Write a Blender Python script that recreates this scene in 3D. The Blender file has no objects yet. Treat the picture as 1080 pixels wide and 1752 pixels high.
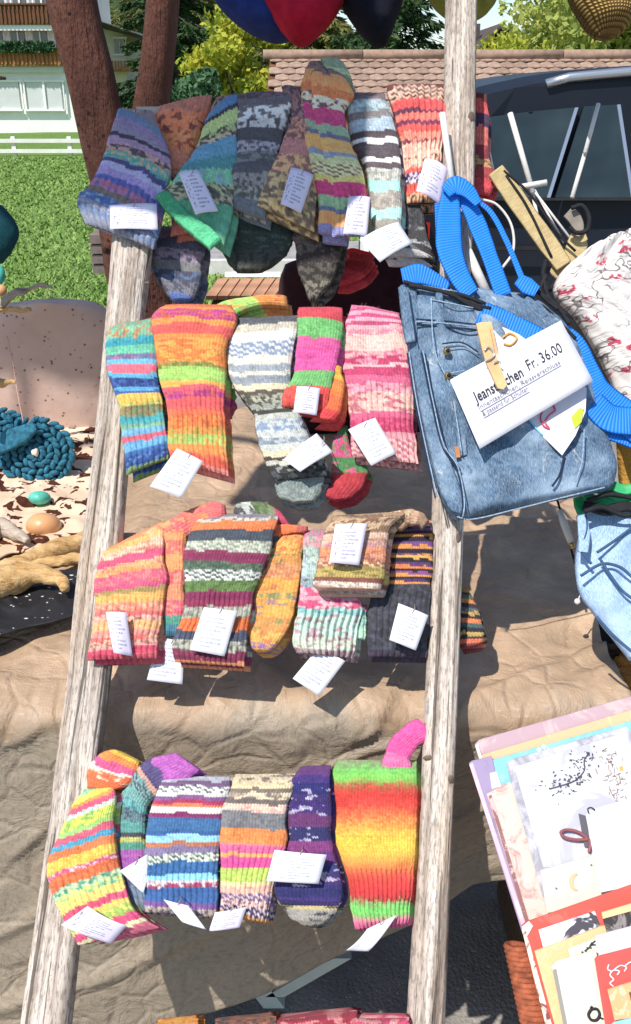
import bpy, bmesh, math, random
import numpy as np
from mathutils import Vector, Matrix
R = math.radians
random.seed(7); rng = np.random.default_rng(7)
S = bpy.context.scene
COL = S.collection

# ---------------------------------------------------------------- camera, sky, sun, exposure
FPX = 1580.0; PITCH = R(24.7); CAMZ = 1.6
cd = bpy.data.cameras.new('camera'); cam = bpy.data.objects.new('camera', cd); COL.objects.link(cam)
cam.location = (0, 0, CAMZ); cam.rotation_euler = (R(90) - PITCH, 0, 0)
cd.sensor_fit = 'VERTICAL'; cd.sensor_height = 24; cd.lens = 24 * FPX / 1752
cd.clip_start = 0.05; cd.clip_end = 900
S.camera = cam
SUN = Vector((-0.34, -0.44, 0.84)).normalized()
el = math.asin(SUN.z); az = math.atan2(SUN.x, SUN.y)
w = bpy.data.worlds.new('World'); S.world = w; w.use_nodes = True
nt = w.node_tree; bg = nt.nodes['Background']
sk = nt.nodes.new('ShaderNodeTexSky'); sk.sky_type = 'NISHITA'; sk.sun_disc = False
sk.sun_elevation = el; sk.sun_rotation = az; sk.altitude = 900; sk.dust_density = 1.2; sk.air_density = 1.0
nt.links.new(sk.outputs[0], bg.inputs[0]); bg.inputs[1].default_value = 0.14
sd = bpy.data.lights.new('sun', 'SUN'); sun = bpy.data.objects.new('sun', sd); COL.objects.link(sun)
sd.energy = 4.6; sd.angle = R(0.5); sd.color = (1.0, 0.95, 0.88)
sun.location = (-3, -4, 7)
sun.rotation_euler = (-SUN).to_track_quat('-Z', 'Y').to_euler()
S.view_settings.view_transform = 'Standard'; S.view_settings.look = 'None'
S.view_settings.gamma = 1; S.view_settings.use_curve_mapping = False
S.view_settings.exposure = 0.24

# ---------------------------------------------------------------- geometry helpers
CAM = np.array([0, 0, CAMZ]); RR = np.array([1., 0, 0])
FF = np.array([0, math.cos(PITCH), -math.sin(PITCH)]); UU = np.array([0, math.sin(PITCH), math.cos(PITCH)])
def ray(px, py):
    px = np.asarray(px, float)[..., None]; py = np.asarray(py, float)[..., None]
    return FF + (px - 540) / FPX * RR + (876 - py) / FPX * UU
def P(px, py, d):
    return CAM + np.asarray(d, float)[..., None] * ray(px, py)
def Dlad(px, py): return 790.0 / (552 + (np.asarray(py, float) - 450) * 0.0707)    # the plane of the leaning ladder
def Dz(z): return lambda px, py: (z - CAMZ) / ray(px, py)[..., 2]                    # a level plane
def Dy(y): return lambda px, py: y / ray(px, py)[..., 1]                             # an upright plane
def Dplane(p0, n):
    p0 = np.array(p0, float); n = np.array(n, float)
    return lambda px, py: float((p0 - CAM) @ n) / (ray(px, py) @ n)
LN = np.array([0, -.814, .581])
def pt(px, py, D=Dlad, off=0.0):
    d = D(px, py) if callable(D) else D
    return P(px, py, d - off)

def _h(i, j, k, s):
    n = (i * 374761393 + j * 668265263 + k * 2147483647 // 7 + s * 974711) & 0xffffffff
    n = ((n ^ (n >> 13)) * 1274126177) & 0xffffffff
    return ((n ^ (n >> 16)) & 0xffff) / 65535.0
def noise(x, y, z=0.0, s=0):
    x, y, z = np.broadcast_arrays(np.asarray(x, float), np.asarray(y, float), np.asarray(z, float))
    i = np.floor(x).astype(np.int64); j = np.floor(y).astype(np.int64); k = np.floor(z).astype(np.int64)
    f = x - i; g = y - j; h = z - k
    f = f * f * (3 - 2 * f); g = g * g * (3 - 2 * g); h = h * h * (3 - 2 * h)
    def c(a, b, e): return _h(i + a, j + b, k + e, s)
    r0 = (c(0,0,0)*(1-f)+c(1,0,0)*f)*(1-g)+(c(0,1,0)*(1-f)+c(1,1,0)*f)*g
    r1 = (c(0,0,1)*(1-f)+c(1,0,1)*f)*(1-g)+(c(0,1,1)*(1-f)+c(1,1,1)*f)*g
    return (r0*(1-h)+r1*h)*2-1
def fbm(x, y, z=0.0, s=0, o=3):
    r = 0; a = 1; t = 0
    for q in range(o):
        r = r + a*noise(x*2**q, y*2**q, np.asarray(z)*2**q, s+q*17); t += a; a *= .5
    return r/t
def crumple(x, y, s=0):                    # sharp creases between flat facets
    wx = x+.3*noise(x*1.5, y*1.5, 0, s+3); wy = y+.3*noise(x*1.5, y*1.5, 5, s+4)
    a = 1-np.abs(noise(wx*1.0, wy*1.0, 0, s)); b = 1-np.abs(noise(wx*2.3+3, wy*2.3, 0, s+1)); c = 1-np.abs(noise(wx*5, wy*5+8, 0, s+2))
    return a**2*1.0+b**2*.5+c**2*.22

def tag(o, label=None, cat=None, group=None, kind=None):
    if label: o['label'] = label
    if cat: o['category'] = cat
    if group: o['group'] = group
    if kind: o['kind'] = kind
    return o
def empty(name, loc, label=None, cat=None, group=None):
    o = bpy.data.objects.new(name, None); COL.objects.link(o); o.location = loc; o.empty_display_size = .05
    return tag(o, label, cat, group)
def link(name, me, parent=None, mat=None, smooth=False):
    if mat is not None and not me.materials: me.materials.append(mat)
    o = bpy.data.objects.new(name, me); COL.objects.link(o)
    if parent is not None:
        o.parent = parent; bpy.context.view_layer.update() if False else None
        M = Matrix.Identity(4); q = parent
        loc = Vector((0,0,0))
        while q is not None: loc += q.location; q = q.parent
        o.location = -loc + Vector(me.get('org', (0,0,0)))
    else: o.location = Vector(me.get('org', (0,0,0)))
    if smooth and len(me.polygons): me.polygons.foreach_set('use_smooth', np.ones(len(me.polygons), bool))
    return o
# meshes are in world coordinates round an origin kept in me['org']; parents are only ever translated
def mesh(V, F, org=None, uv=None, col=None, name='m', fm=None):
    V = np.asarray(V, float)
    if org is None: org = V.mean(0); org = np.array([org[0], org[1], V[:,2].min()])
    me = bpy.data.meshes.new(name)
    if isinstance(F, np.ndarray):
        n, k = F.shape
        me.vertices.add(len(V)); me.vertices.foreach_set('co', (V-org).astype(np.float32).ravel())
        me.loops.add(n*k); me.loops.foreach_set('vertex_index', F.astype(np.int32).ravel())
        me.polygons.add(n); me.polygons.foreach_set('loop_start', np.arange(0, n*k, k, dtype=np.int32))
        me.polygons.foreach_set('loop_total', np.full(n, k, np.int32))
        me.update(calc_edges=True)
    else: me.from_pydata((V-org).tolist(), [], F)
    if uv is not None:
        l = me.uv_layers.new(name='UVMap'); vi = np.zeros(len(me.loops), np.int32); me.loops.foreach_get('vertex_index', vi)
        l.data.foreach_set('uv', np.asarray(uv, np.float32)[vi].ravel())
    if col is not None:
        c = me.color_attributes.new('yarn', 'FLOAT_COLOR', 'POINT')
        cc = np.ones((len(V), 4), np.float32); cc[:, :3] = col; c.data.foreach_set('color', cc.ravel())
    me['org'] = [float(a) for a in org]
    me.validate()
    return me
def gridF(nv, nu, wrap=False):
    i, j = np.meshgrid(np.arange(nv-1), np.arange(nu if wrap else nu-1), indexing='ij')
    j2 = (j+1) % nu
    return np.stack([i*nu+j, (i+1)*nu+j, (i+1)*nu+j2, i*nu+j2], -1).reshape(-1, 4)
class MB:
    def __init__(s): s.v = []; s.f = []
    def add(s, V, F):
        o = len(s.v); s.v += [tuple(map(float, a)) for a in V]; s.f += [tuple(int(i)+o for i in f) for f in F]; return s
    def box(s, c, h, M=None):
        c = np.array(c, float); h = np.array(h, float)
        V = np.array([[x,y,z] for x in (-1,1) for y in (-1,1) for z in (-1,1)])*h
        if M is not None: V = V@np.array(M).T
        return s.add(V+c, [(0,1,3,2),(4,6,7,5),(0,4,5,1),(2,3,7,6),(0,2,6,4),(1,5,7,3)])
    def prism(s, q, n, t):                                   # polygon q (k,3) thickened by t against n
        q = np.asarray(q, float); k = len(q); n = np.asarray(n, float)
        return s.add(np.vstack([q, q-n*t]), [tuple(range(k)), tuple(range(2*k-1, k-1, -1))]+[(i, i+k, (i+1)%k+k, (i+1)%k) for i in range(k)])
    def tube(s, pts, r, n=10, cap=True):
        pts = np.asarray(pts, float); k = len(pts); r = np.broadcast_to(np.asarray(r, float), (k,))
        T = np.gradient(pts, axis=0); T /= np.linalg.norm(T, axis=1)[:, None]+1e-9
        up = np.array([0, 0, 1.]) if abs(T[0][2]) < .9 else np.array([0, 1., 0])
        V = []
        for i in range(k):
            a = np.cross(T[i], up); a /= np.linalg.norm(a)+1e-9; b = np.cross(a, T[i]); up = b
            for j in range(n):
                t = 2*math.pi*j/n; V.append(pts[i]+r[i]*(math.cos(t)*a+math.sin(t)*b))
        F = [tuple(f) for f in gridF(k, n, True)]
        if cap: F += [tuple(range(n)), tuple(range((k-1)*n+n-1, (k-1)*n-1, -1))]
        return s.add(V, F)
    def ball(s, c, r, nu=16, nv=10, rot=None, disp=None):
        V = []; c = np.array(c, float); r = np.broadcast_to(np.array(r, float), (3,))
        for i in range(nv+1):
            for j in range(nu):
                a = math.pi*i/nv; b = 2*math.pi*j/nu
                p = np.array([math.sin(a)*math.cos(b), math.sin(a)*math.sin(b), math.cos(a)])
                if disp: p = p*(1+disp(p))
                p = p*r
                V.append(p)
        V = np.array(V)
        if rot is not None: V = V@np.array(rot).T
        return s.add(V+c, [tuple(f) for f in gridF(nv+1, nu, True)])
    def build(s, name, mat, parent=None, smooth=False, org=None):
        return link(name, mesh(np.array(s.v), s.f, org), parent, mat, smooth)
def smoothpts(p, n):
    p = np.asarray(p, float); m = len(p)
    if m == 2: t = np.linspace(0,1,n)[:,None]; return p[0]*(1-t)+p[1]*t
    seg = np.linalg.norm(np.diff(p[:, :2], axis=0), axis=1)+1e-6; u = np.concatenate([[0], np.cumsum(seg)]); u /= u[-1]
    d = np.zeros_like(p)
    d[1:-1] = (p[2:]-p[:-2])/(u[2:]-u[:-2])[:, None]; d[0] = (p[1]-p[0])/(u[1]-u[0]); d[-1] = (p[-1]-p[-2])/(u[-1]-u[-2])
    t = np.linspace(0, 1, n); k = np.clip(np.searchsorted(u, t, 'right')-1, 0, m-2)
    h = (u[k+1]-u[k])[:, None]; s = ((t-u[k])/(u[k+1]-u[k]))[:, None]
    return (2*s**3-3*s**2+1)*p[k]+(s**3-2*s**2+s)*h*d[k]+(-2*s**3+3*s**2)*p[k+1]+(s**3-s**2)*h*d[k+1]

# ---------------------------------------------------------------- materials
def lin(h):
    if not isinstance(h, str): return tuple(h)
    c = [int(h[i:i+2], 16)/255 for i in (0, 2, 4)]
    return tuple(x/12.92 if x <= .04045 else ((x+.055)/1.055)**2.4 for x in c)
class N:
    def __init__(s, name, rough=.8, spec=.3):
        s.m = bpy.data.materials.new(name); s.m.use_nodes = True; s.t = s.m.node_tree
        s.b = s.t.nodes['Principled BSDF']; s.b.inputs['Roughness'].default_value = rough
        s.b.inputs['Specular IOR Level'].default_value = spec
    def n(s, t, **kw):
        x = s.t.nodes.new('ShaderNode'+t)
        for k, v in kw.items(): setattr(x, k, v)
        return x
    def l(s, a, b): s.t.links.new(a, b)
    def co(s, kind='Object', sc=(1,1,1), rot=(0,0,0)):
        c = s.n('TexCoord'); m = s.n('Mapping'); m.inputs['Scale'].default_value = sc; m.inputs['Rotation'].default_value = rot
        s.l(c.outputs[kind], m.inputs[0]); return m.outputs[0]
    def noise(s, co, sc, det=3, rough=.55, dist=0):
        x = s.n('TexNoise'); x.inputs['Scale'].default_value = sc; x.inputs['Detail'].default_value = det
        x.inputs['Roughness'].default_value = rough; x.inputs['Distortion'].default_value = dist; s.l(co, x.inputs['Vector']); return x.outputs['Fac']
    def vor(s, co, sc, feat='F1', out='Distance'):
        x = s.n('TexVoronoi', feature=feat); x.inputs['Scale'].default_value = sc; s.l(co, x.inputs['Vector']); return x.outputs[out]
    def wave(s, co, sc, dist=0, dirn='X', prof='SIN'):
        x = s.n('TexWave', bands_direction=dirn, wave_profile=prof); x.inputs['Scale'].default_value = sc; x.inputs['Distortion'].default_value = dist
        s.l(co, x.inputs['Vector']); return x.outputs['Fac']
    def ramp(s, f, stops, const=False):
        x = s.n('ValToRGB'); e = x.color_ramp.elements
        if const: x.color_ramp.interpolation = 'CONSTANT'
        while len(e) < len(stops): e.new(.5)
        for q, (p, c) in zip(e, stops): q.position = p; q.color = (*lin(c), 1)
        s.l(f, x.inputs[0]); return x.outputs[0]
    def mix(s, f, a, b, mode='MIX'):
        x = s.n('Mix', data_type='RGBA', blend_type=mode)
        for v, i in ((f, 0), (a, 6), (b, 7)):
            if isinstance(v, (int, float)): x.inputs[i].default_value = v
            elif isinstance(v, (tuple, str)): x.inputs[i].default_value = (*lin(v), 1)
            else: s.l(v, x.inputs[i])
        return x.outputs[2]
    def math(s, op, a, b=0.0, c=None):
        x = s.n('Math', operation=op)
        for v, i in ((a, 0), (b, 1), (c, 2)):
            if v is None: continue
            if isinstance(v, (int, float)): x.inputs[i].default_value = v
            else: s.l(v, x.inputs[i])
        return x.outputs[0]
    def step(s, f, a, b):
        x = s.n('MapRange'); x.interpolation_type = 'SMOOTHSTEP'; s.l(f, x.inputs[0]); x.inputs[1].default_value = a; x.inputs[2].default_value = b; return x.outputs[0]
    def base(s, c):
        if isinstance(c, (tuple, str)): s.b.inputs['Base Color'].default_value = (*lin(c), 1)
        else: s.l(c, s.b.inputs['Base Color'])
        return s
    def bump(s, h, st=.5, d=.002):
        x = s.n('Bump'); x.inputs['Strength'].default_value = st; x.inputs['Distance'].default_value = d
        s.l(h, x.inputs['Height'])
        if s.b.inputs['Normal'].links: s.l(s.b.inputs['Normal'].links[0].from_socket, x.inputs['Normal'])
        s.l(x.outputs[0], s.b.inputs['Normal']); return s
def plain(name, c, rough=.7, var=.25, sc=20, bump=.3, bd=.002, metal=0, spec=.3, kind='Object'):
    k = N(name, rough, spec); co = k.co(kind); f = k.noise(co, sc, 4)
    a = lin(c); lo = tuple(x*(1-var) for x in a); hi = tuple(min(1, x*(1+var)) for x in a)
    k.base(k.ramp(f, [(.3, lo), (.7, hi)])); k.b.inputs['Metallic'].default_value = metal
    if bump: k.bump(k.noise(co, sc*4, 3), bump, bd)
    return k.m

def knit_mat():
    k = N('knitted_wool', .95, .15); a = k.n('VertexColor'); a.layer_name = 'yarn'
    co = k.co('Object'); f = k.noise(co, 900, 2); g = k.noise(co, 260, 2)
    k.base(k.mix(1.0, a.outputs[0], k.ramp(f, [(.25, (.78,.78,.78)), (.75, (1.12,1.12,1.12))]), 'MULTIPLY'))
    k.bump(f, .7, .0009); k.bump(g, .5, .0015)
    k.b.inputs['Sheen Weight'].default_value = .05; k.b.inputs['Sheen Roughness'].default_value = .6
    return k.m
def wood_mat():
    k = N('weathered_grey_wood', .85, .2); co = k.co('UV', (60, 2.2, 1)); c2 = k.co('UV', (150, 4.5, 1)); c3 = k.co('UV', (9, 2.0, 1))
    f = k.noise(co, 1, 6, .65, .6); g = k.noise(c2, 1, 3, .6); p = k.noise(c3, 1, 3)
    a = k.ramp(f, [(.28, '62564d'), (.40, '9c8f84'), (.50, 'bfb3a8'), (.66, 'e2d9cf')])
    a = k.mix(k.step(p, .45, .75), a, k.mix(.5, a, 'c0a17e'))
    cr = k.step(k.noise(k.co('UV', (110, 2.6, 1)), 1, 3, .6, .5), .58, .63)
    a = k.mix(k.math('MULTIPLY', cr, .75), a, '40362f')
    sp = k.step(k.vor(k.co('UV', (1,1,1)), 95), .10, .05); a = k.mix(k.math('MULTIPLY', sp, .5), a, '3d342e')
    mot = k.noise(k.co('UV', (30, 14, 1)), 1, 5, .8); a = k.mix(k.math('MULTIPLY', k.step(mot, .50, .62), .40), a, '85786e'); fine = k.noise(k.co('UV', (420, 60, 1)), 1, 2, .6); a = k.mix(k.math('MULTIPLY', k.step(fine, .50, .62), .5), a, '5a5049')
    k.base(a); k.bump(f, .8, .005); k.bump(g, .7, .002); k.bump(k.math('SUBTRACT', 1.0, cr), .7, .003)
    return k.m
def tagmat(name='printed_tag_paper', ink='6a6f86', paper='dcd5ea', icons=True, dens=.42, rows=11):
    k = N(name, .6, .3); c = k.n('TexCoord'); s = k.n('SeparateXYZ'); k.l(c.outputs['UV'], s.inputs[0]); u, v = s.outputs[0], s.outputs[1]
    r = k.math('MULTIPLY', v, rows); fr = k.math('FRACT', r); fl = k.math('FLOOR', r)
    cv = k.n('CombineXYZ'); k.l(k.math('MULTIPLY', u, 46), cv.inputs[0]); k.l(k.math('MULTIPLY', fl, 7.31), cv.inputs[1]); k.l(k.math('MULTIPLY', v, 60), cv.inputs[2])
    t = k.step(k.noise(cv.outputs[0], 1, 1), .44, .5)
    band = k.math('MULTIPLY', k.math('GREATER_THAN', fr, .35), k.math('LESS_THAN', fr, .82))
    wl = k.n('TexWhiteNoise', noise_dimensions='1D'); k.l(fl, wl.inputs['W'])
    endx = k.math('ADD', k.math('MULTIPLY', wl.outputs['Value'], .35), .5)
    x0 = .34 if icons else .12
    inside = k.math('MULTIPLY', k.math('GREATER_THAN', u, x0), k.math('LESS_THAN', u, endx))
    inside = k.math('MULTIPLY', inside, k.math('MULTIPLY', k.math('GREATER_THAN', v, .12), k.math('LESS_THAN', v, .88)))
    m = k.math('MULTIPLY', k.math('MULTIPLY', t, band), inside)
    if icons:
        ic = k.math('LESS_THAN', k.noise(c.outputs['UV'], 15, 2), .44)
        ib = k.math('MULTIPLY', k.math('MULTIPLY', k.math('GREATER_THAN', u, .08), k.math('LESS_THAN', u, .26)), k.math('MULTIPLY', k.math('GREATER_THAN', v, .15), k.math('LESS_THAN', v, .85)))
        m = k.math('MAXIMUM', m, k.math('MULTIPLY', ic, ib))
    k.base(k.mix(k.math('MULTIPLY', m, dens+.4), paper, ink)); return k.m

THR = plain('tag_thread', 'a09088', .8, .1, 60, 0); KNIT = knit_mat(); WOOD = wood_mat(); TAG = tagmat(); TAGP = tagmat('plain_tag_paper', icons=False, ink='8489a0', dens=.45, paper='dedee6')

# ---------------------------------------------------------------- lofted sheets and tubes
def loft(st, T=.012, D=Dlad, off=0.0, nf=24, nb=8, nv=60, wr=.003, wf=25, seed=0, n=LN, relief=None, curl=0.0, colf=None, power=4, back=.5, endround=.0, close=False, wob=0):
    st = [tuple(a)+((0,) if len(a) == 4 else ()) for a in st]
    q = smoothpts(np.array(st, float), nv); v = np.linspace(0, 1, nv)
    if wob:
        for c_, s_ in ((0, 1), (2, 2)): q[:, c_] += wob*(noise(v*9, s_*7.7, 0, seed)+.5*noise(v*23, s_*3.3, 0, seed+1)); q[:, c_+1] += wob*.6*noise(v*6, s_*5.1, 2, seed)
    L = q[:, None, 0:2]; Rr = q[:, None, 2:4]; o = q[:, 4]+off
    if curl: o = o-curl*np.clip(1-v/.12, 0, 1)**2
    uf = np.linspace(0, 1, nf); ub = np.linspace(1, 0, nb+2)[1:-1]; u = np.concatenate([uf, ub])[None, :, None]
    px = L+(Rr-L)*u; d = D(px[..., 0], px[..., 1])-o[:, None]
    B = P(px[..., 0], px[..., 1], d)
    prof = (1-np.abs(2*u[..., 0]-1)**power)**.5
    t = np.concatenate([prof[:, :nf], -prof[:, nf:]*back], 1)*T
    t = np.repeat(t, nv, 0)
    if endround:
        e = np.clip(np.minimum(v/endround, 1), 0, 1)**.5; e2 = np.clip((1-v)/endround, 0, 1)**.5; t = t*(.15+.85*(e*e2))[:, None]
    wv = wr*(fbm(B[..., 0]*wf, B[..., 1]*wf, B[..., 2]*wf, seed, 2)*1.0+.8*noise(B[..., 0]*wf*.3+B[..., 2]*wf*.3, B[..., 2]*wf*.2, 3, seed+9))
    fm = np.ones((nv, nf+nb)); fm[:, nf:] = .3
    if relief is not None: t[:, :nf] += relief(uf[None, :], v[:, None])*(prof[:, :nf]**.5)
    V = B+(t+wv*fm)[..., None]*n
    ww = np.linalg.norm(B[:, nf-1]-B[:, 0], axis=1).mean(); cen = B[:, nf//2]; ll = np.concatenate([[0], np.cumsum(np.linalg.norm(np.diff(cen, axis=0), axis=1))])
    us = np.concatenate([uf*ww, ww+(1-ub)*ww]); uv = np.stack(np.broadcast_arrays(us[None, :], ll[:, None]), -1).reshape(-1, 2)
    F = gridF(nv, nf+nb, True)
    nu = nf+nb; V = V.reshape(-1, 3)
    c0 = V[:nu].mean(0); c1 = V[-nu:].mean(0); V = np.vstack([V, c0, c1]); uv = np.vstack([uv, uv[:nu].mean(0), uv[-nu:].mean(0)])
    k = len(V)-2; j = np.arange(nu); j2 = (j+1) % nu
    capf = [(k, a, b, b) for a, b in zip(j, j2)]
    faces = F; tri0 = np.stack([np.full(nu, k), j, j2], 1); base = (nv-1)*nu; tri1 = np.stack([np.full(nu, k+1), base+j2, base+j], 1)
    col = None
    if colf is not None:
        cu = np.concatenate([uf, ub])[None, :]+0*v[:, None]; cc = colf(cu, v[:, None]+0*cu).reshape(-1, 3); col = np.vstack([cc, cc[:nu].mean(0), cc[-nu:].mean(0)])
    return V, faces, np.vstack([tri0, tri1]), uv, col
def loftobj(name, st, mat, parent=None, org=None, smooth=True, **kw):
    V, Fq, Ft, uv, col = loft(st, **kw)
    me = bpy.data.meshes.new(name)
    if org is None: org = np.array([V[:,0].mean(), V[:,1].mean(), V[:,2].min()])
    nq, n3 = len(Fq), len(Ft)
    me.vertices.add(len(V)); me.vertices.foreach_set('co', (V-org).astype(np.float32).ravel())
    li = np.concatenate([Fq.ravel(), Ft.ravel()]).astype(np.int32)
    me.loops.add(len(li)); me.loops.foreach_set('vertex_index', li)
    me.polygons.add(nq+n3); me.polygons.foreach_set('loop_start', np.concatenate([np.arange(nq)*4, nq*4+np.arange(n3)*3]).astype(np.int32))
    me.polygons.foreach_set('loop_total', np.concatenate([np.full(nq, 4), np.full(n3, 3)]).astype(np.int32))
    me.update(calc_edges=True)
    l = me.uv_layers.new(name='UVMap'); l.data.foreach_set('uv', uv[li].astype(np.float32).ravel())
    if col is not None:
        c = me.color_attributes.new('yarn', 'FLOAT_COLOR', 'POINT'); cc = np.ones((len(V), 4), np.float32); cc[:, :3] = col; c.data.foreach_set('color', cc.ravel())
    me['org'] = [float(a) for a in org]
    return link(name, me, parent, mat, smooth)
def ribbon(pts, w):                        # centre line (x,y[,off]) with a width in pixels -> stations
    q = smoothpts(np.array([(a[0], a[1], a[2] if len(a) > 2 else 0) for a in pts], float), max(8, len(pts)*5))
    t = np.gradient(q[:, :2], axis=0); t /= np.linalg.norm(t, axis=1)[:, None]+1e-9
    w = np.interp(np.linspace(0, 1, len(q)), np.linspace(0, 1, len(np.atleast_1d(w))), np.atleast_1d(w))[:, None]/2
    n = np.stack([t[:, 1], -t[:, 0]], 1)*w
    a = q[:, :2]+n; b = q[:, :2]-n
    if (a-b)[len(q)//2, 0] > 0: a, b = b, a
    return [(a[i,0], a[i,1], b[i,0], b[i,1], q[i,2]) for i in range(len(q))]
# ---- knitting: a colour per stitch
def parse(spec):
    r = []
    for s in spec.split():
        p = s.split(','); r.append((lin(p[0]), float(p[1]), lin(p[2]) if len(p) > 2 else None, p[3] if len(p) > 3 else '.4'))
    return r
ALB = .90
def knit_col(spec, ns, nr, seed, gain=1.0, smooth=0, tilt=0.0, arc=0.0):
    B = parse(spec); W = np.array([b[1] for b in B]); E = np.concatenate([[0], np.cumsum(W)])/W.sum()
    C1 = np.array([b[0] for b in B]); C2 = np.array([b[2] if b[2] else b[0] for b in B])
    dens = np.array([0.0 if b[2] is None else float(b[3].strip('zw')) for b in B]); zig = np.array([b[2] is not None and 'z' in b[3] for b in B]); wav = np.array([b[2] is not None and 'w' in b[3] for b in B])
    def f(u, v):
        su = u*ns; c = np.floor(su).astype(np.int64); fr = su-c
        rf = v*nr+.9*np.abs(fr-.5); r = np.floor(rf).astype(np.int64)
        vv = np.clip((r+.5)/nr+tilt*(u-.5)+arc*((u-.5)**2-.1)+.010*noise(u*5, v*3, 0, seed), 0, .9999)
        k = np.searchsorted(E, vv, 'right')-1; k = np.clip(k, 0, len(B)-1)
        rnd = _h(c, r, 1, seed); rowr = _h(r, r*0, 2, seed)
        cc = C1[k].copy()
        if smooth:
            mid = (E[1:]+E[:-1])/2; vs = np.clip(vv+(rnd-.5)*.03, mid[0], mid[-1])
            for q in range(3): cc[..., q] = np.interp(vs, mid, C1[:, q])
        zz = ((c//2+r) % 2 == 0) & (rnd < .85)
        wv = noise(u*ns*.35, rf*.8, 3, seed)+.25*noise(su*1.5, rf*1.6, 1, seed) > (1-2*dens[k])*.6
        m = np.where(zig[k], zz, np.where(wav[k], wv, rnd < dens[k])) & (dens[k] > 0)
        pn = noise(su*.85, rf*.8, 2, seed+6)+.35*noise(su*2.2, rf*2.0, 4, seed+8); soft = np.clip((pn-(1-2*dens[k])*.55)/.30+.5, 0, 1)*(dens[k] > 0); mw = np.where(zig[k] | wav[k], m*(.55+.45*_h(c, r, 5, seed)), soft*.92)[..., None]; cc = cc*(1-mw)+C2[k]*mw
        ym = (np.clip(noise(su*2.1, rf*1.7, 1, seed+3), -.6, .6)*.22)[..., None]; cc = cc*(1+ym)
        j = (.86+.22*rnd)*(.93+.12*rowr)
        lum = cc.mean(-1, keepdims=True); cc = np.clip(lum+(cc-lum)*.90+.012, .004, 1)
        return np.clip(cc*j[..., None]*gain*ALB, .003, .9)
    return f
def knit_relief(ns, nr, amp=.0016, rib=None, ra=.0025, wavy=0):
    def f(u, v):
        su = u*ns; fr = su-np.floor(su); rf = v*nr+.9*np.abs(fr-.5); g = rf-np.floor(rf)
        h = amp*(np.sin(np.pi*fr)**.7*(.35+.65*np.sin(np.pi*g)))
        if rib is not None:
            h = h+ra*np.cos(np.pi*su)*np.clip((v-rib)/.03, 0, 1)
        if wavy: h = h+wavy*np.sin(2*np.pi*v*nr/5)
        return h
    return f
_seed = [0]
def sock(parent, st, spec, name='sock', off=.0, T=.011, ns=None, nr=None, rib=.62, gain=1.0, smooth=0, tilt=0, arc=0, curl=.03, wr=.008, wob=2.4, chunky=1.0, D=Dlad, second=True, ra=.0013, **kw):
    _seed[0] += 1; sd_ = _seed[0]*13
    a = np.array([s[:4] for s in st], float)
    wpx = np.linalg.norm(a[:, 2:]-a[:, :2], axis=1).mean(); lpx = np.linalg.norm(np.diff((a[:, :2]+a[:, 2:])/2, axis=0), axis=1).sum()
    ns = ns or max(6, int(wpx/4.7/chunky)); nr = nr or max(6, int(lpx/3.8/chunky))
    if ns % 2: ns += 1
    o = loftobj(name, st, KNIT, parent, T=T, off=off, D=D, wob=wob, nf=ns*3+1, nb=8, nv=nr*3+1, wr=wr, seed=sd_, curl=curl,
                relief=knit_relief(ns, nr, .0017*chunky, rib, ra), colf=knit_col(spec, ns, nr, sd_, gain, smooth, tilt, arc), endround=.05, **kw)
    # loose wool fibres standing off the knitting
    me = o.data; nvt = len(me.vertices); r = np.random.default_rng(sd_)
    vc = np.zeros(nvt*3, np.float32); me.vertices.foreach_get('co', vc); vn = np.zeros(nvt*3, np.float32); me.vertices.foreach_get('normal', vn); cc = np.zeros(nvt*4, np.float32); me.color_attributes['yarn'].data.foreach_get('color', cc)
    k_ = int(min(1500, 60+wpx*lpx*.055)); ix = r.integers(0, nvt, k_); p0 = vc.reshape(-1, 3)[ix]; n0 = vn.reshape(-1, 3)[ix]
    t0 = r.normal(size=(k_, 3)); t0 /= np.linalg.norm(t0, axis=1)[:, None]; L_ = r.uniform(.002, .0055, k_)[:, None]; sd3 = np.cross(n0, t0)*.00022
    tip = p0+(n0*.45+t0*.8)*L_; Vf = np.stack([p0-sd3, p0+sd3, tip], 1).reshape(-1, 3)+np.array(me['org'])
    cf = np.repeat(np.clip(cc.reshape(-1, 4)[ix, :3]*1.15, 0, .9), 3, 0)
    tag(link('wool_fuzz', mesh(Vf, np.arange(3*k_).reshape(-1, 3), org=np.array(me['org']), col=cf), parent, KNIT), kind='stuff')
    if second:
        c = o.copy(); COL.objects.link(c); c.parent = parent
        c.location = o.location+Vector(P(545+second*3, 880+4, 1.36)-P(540, 876, 1.36))-Vector(LN)*.017
    return o
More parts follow.
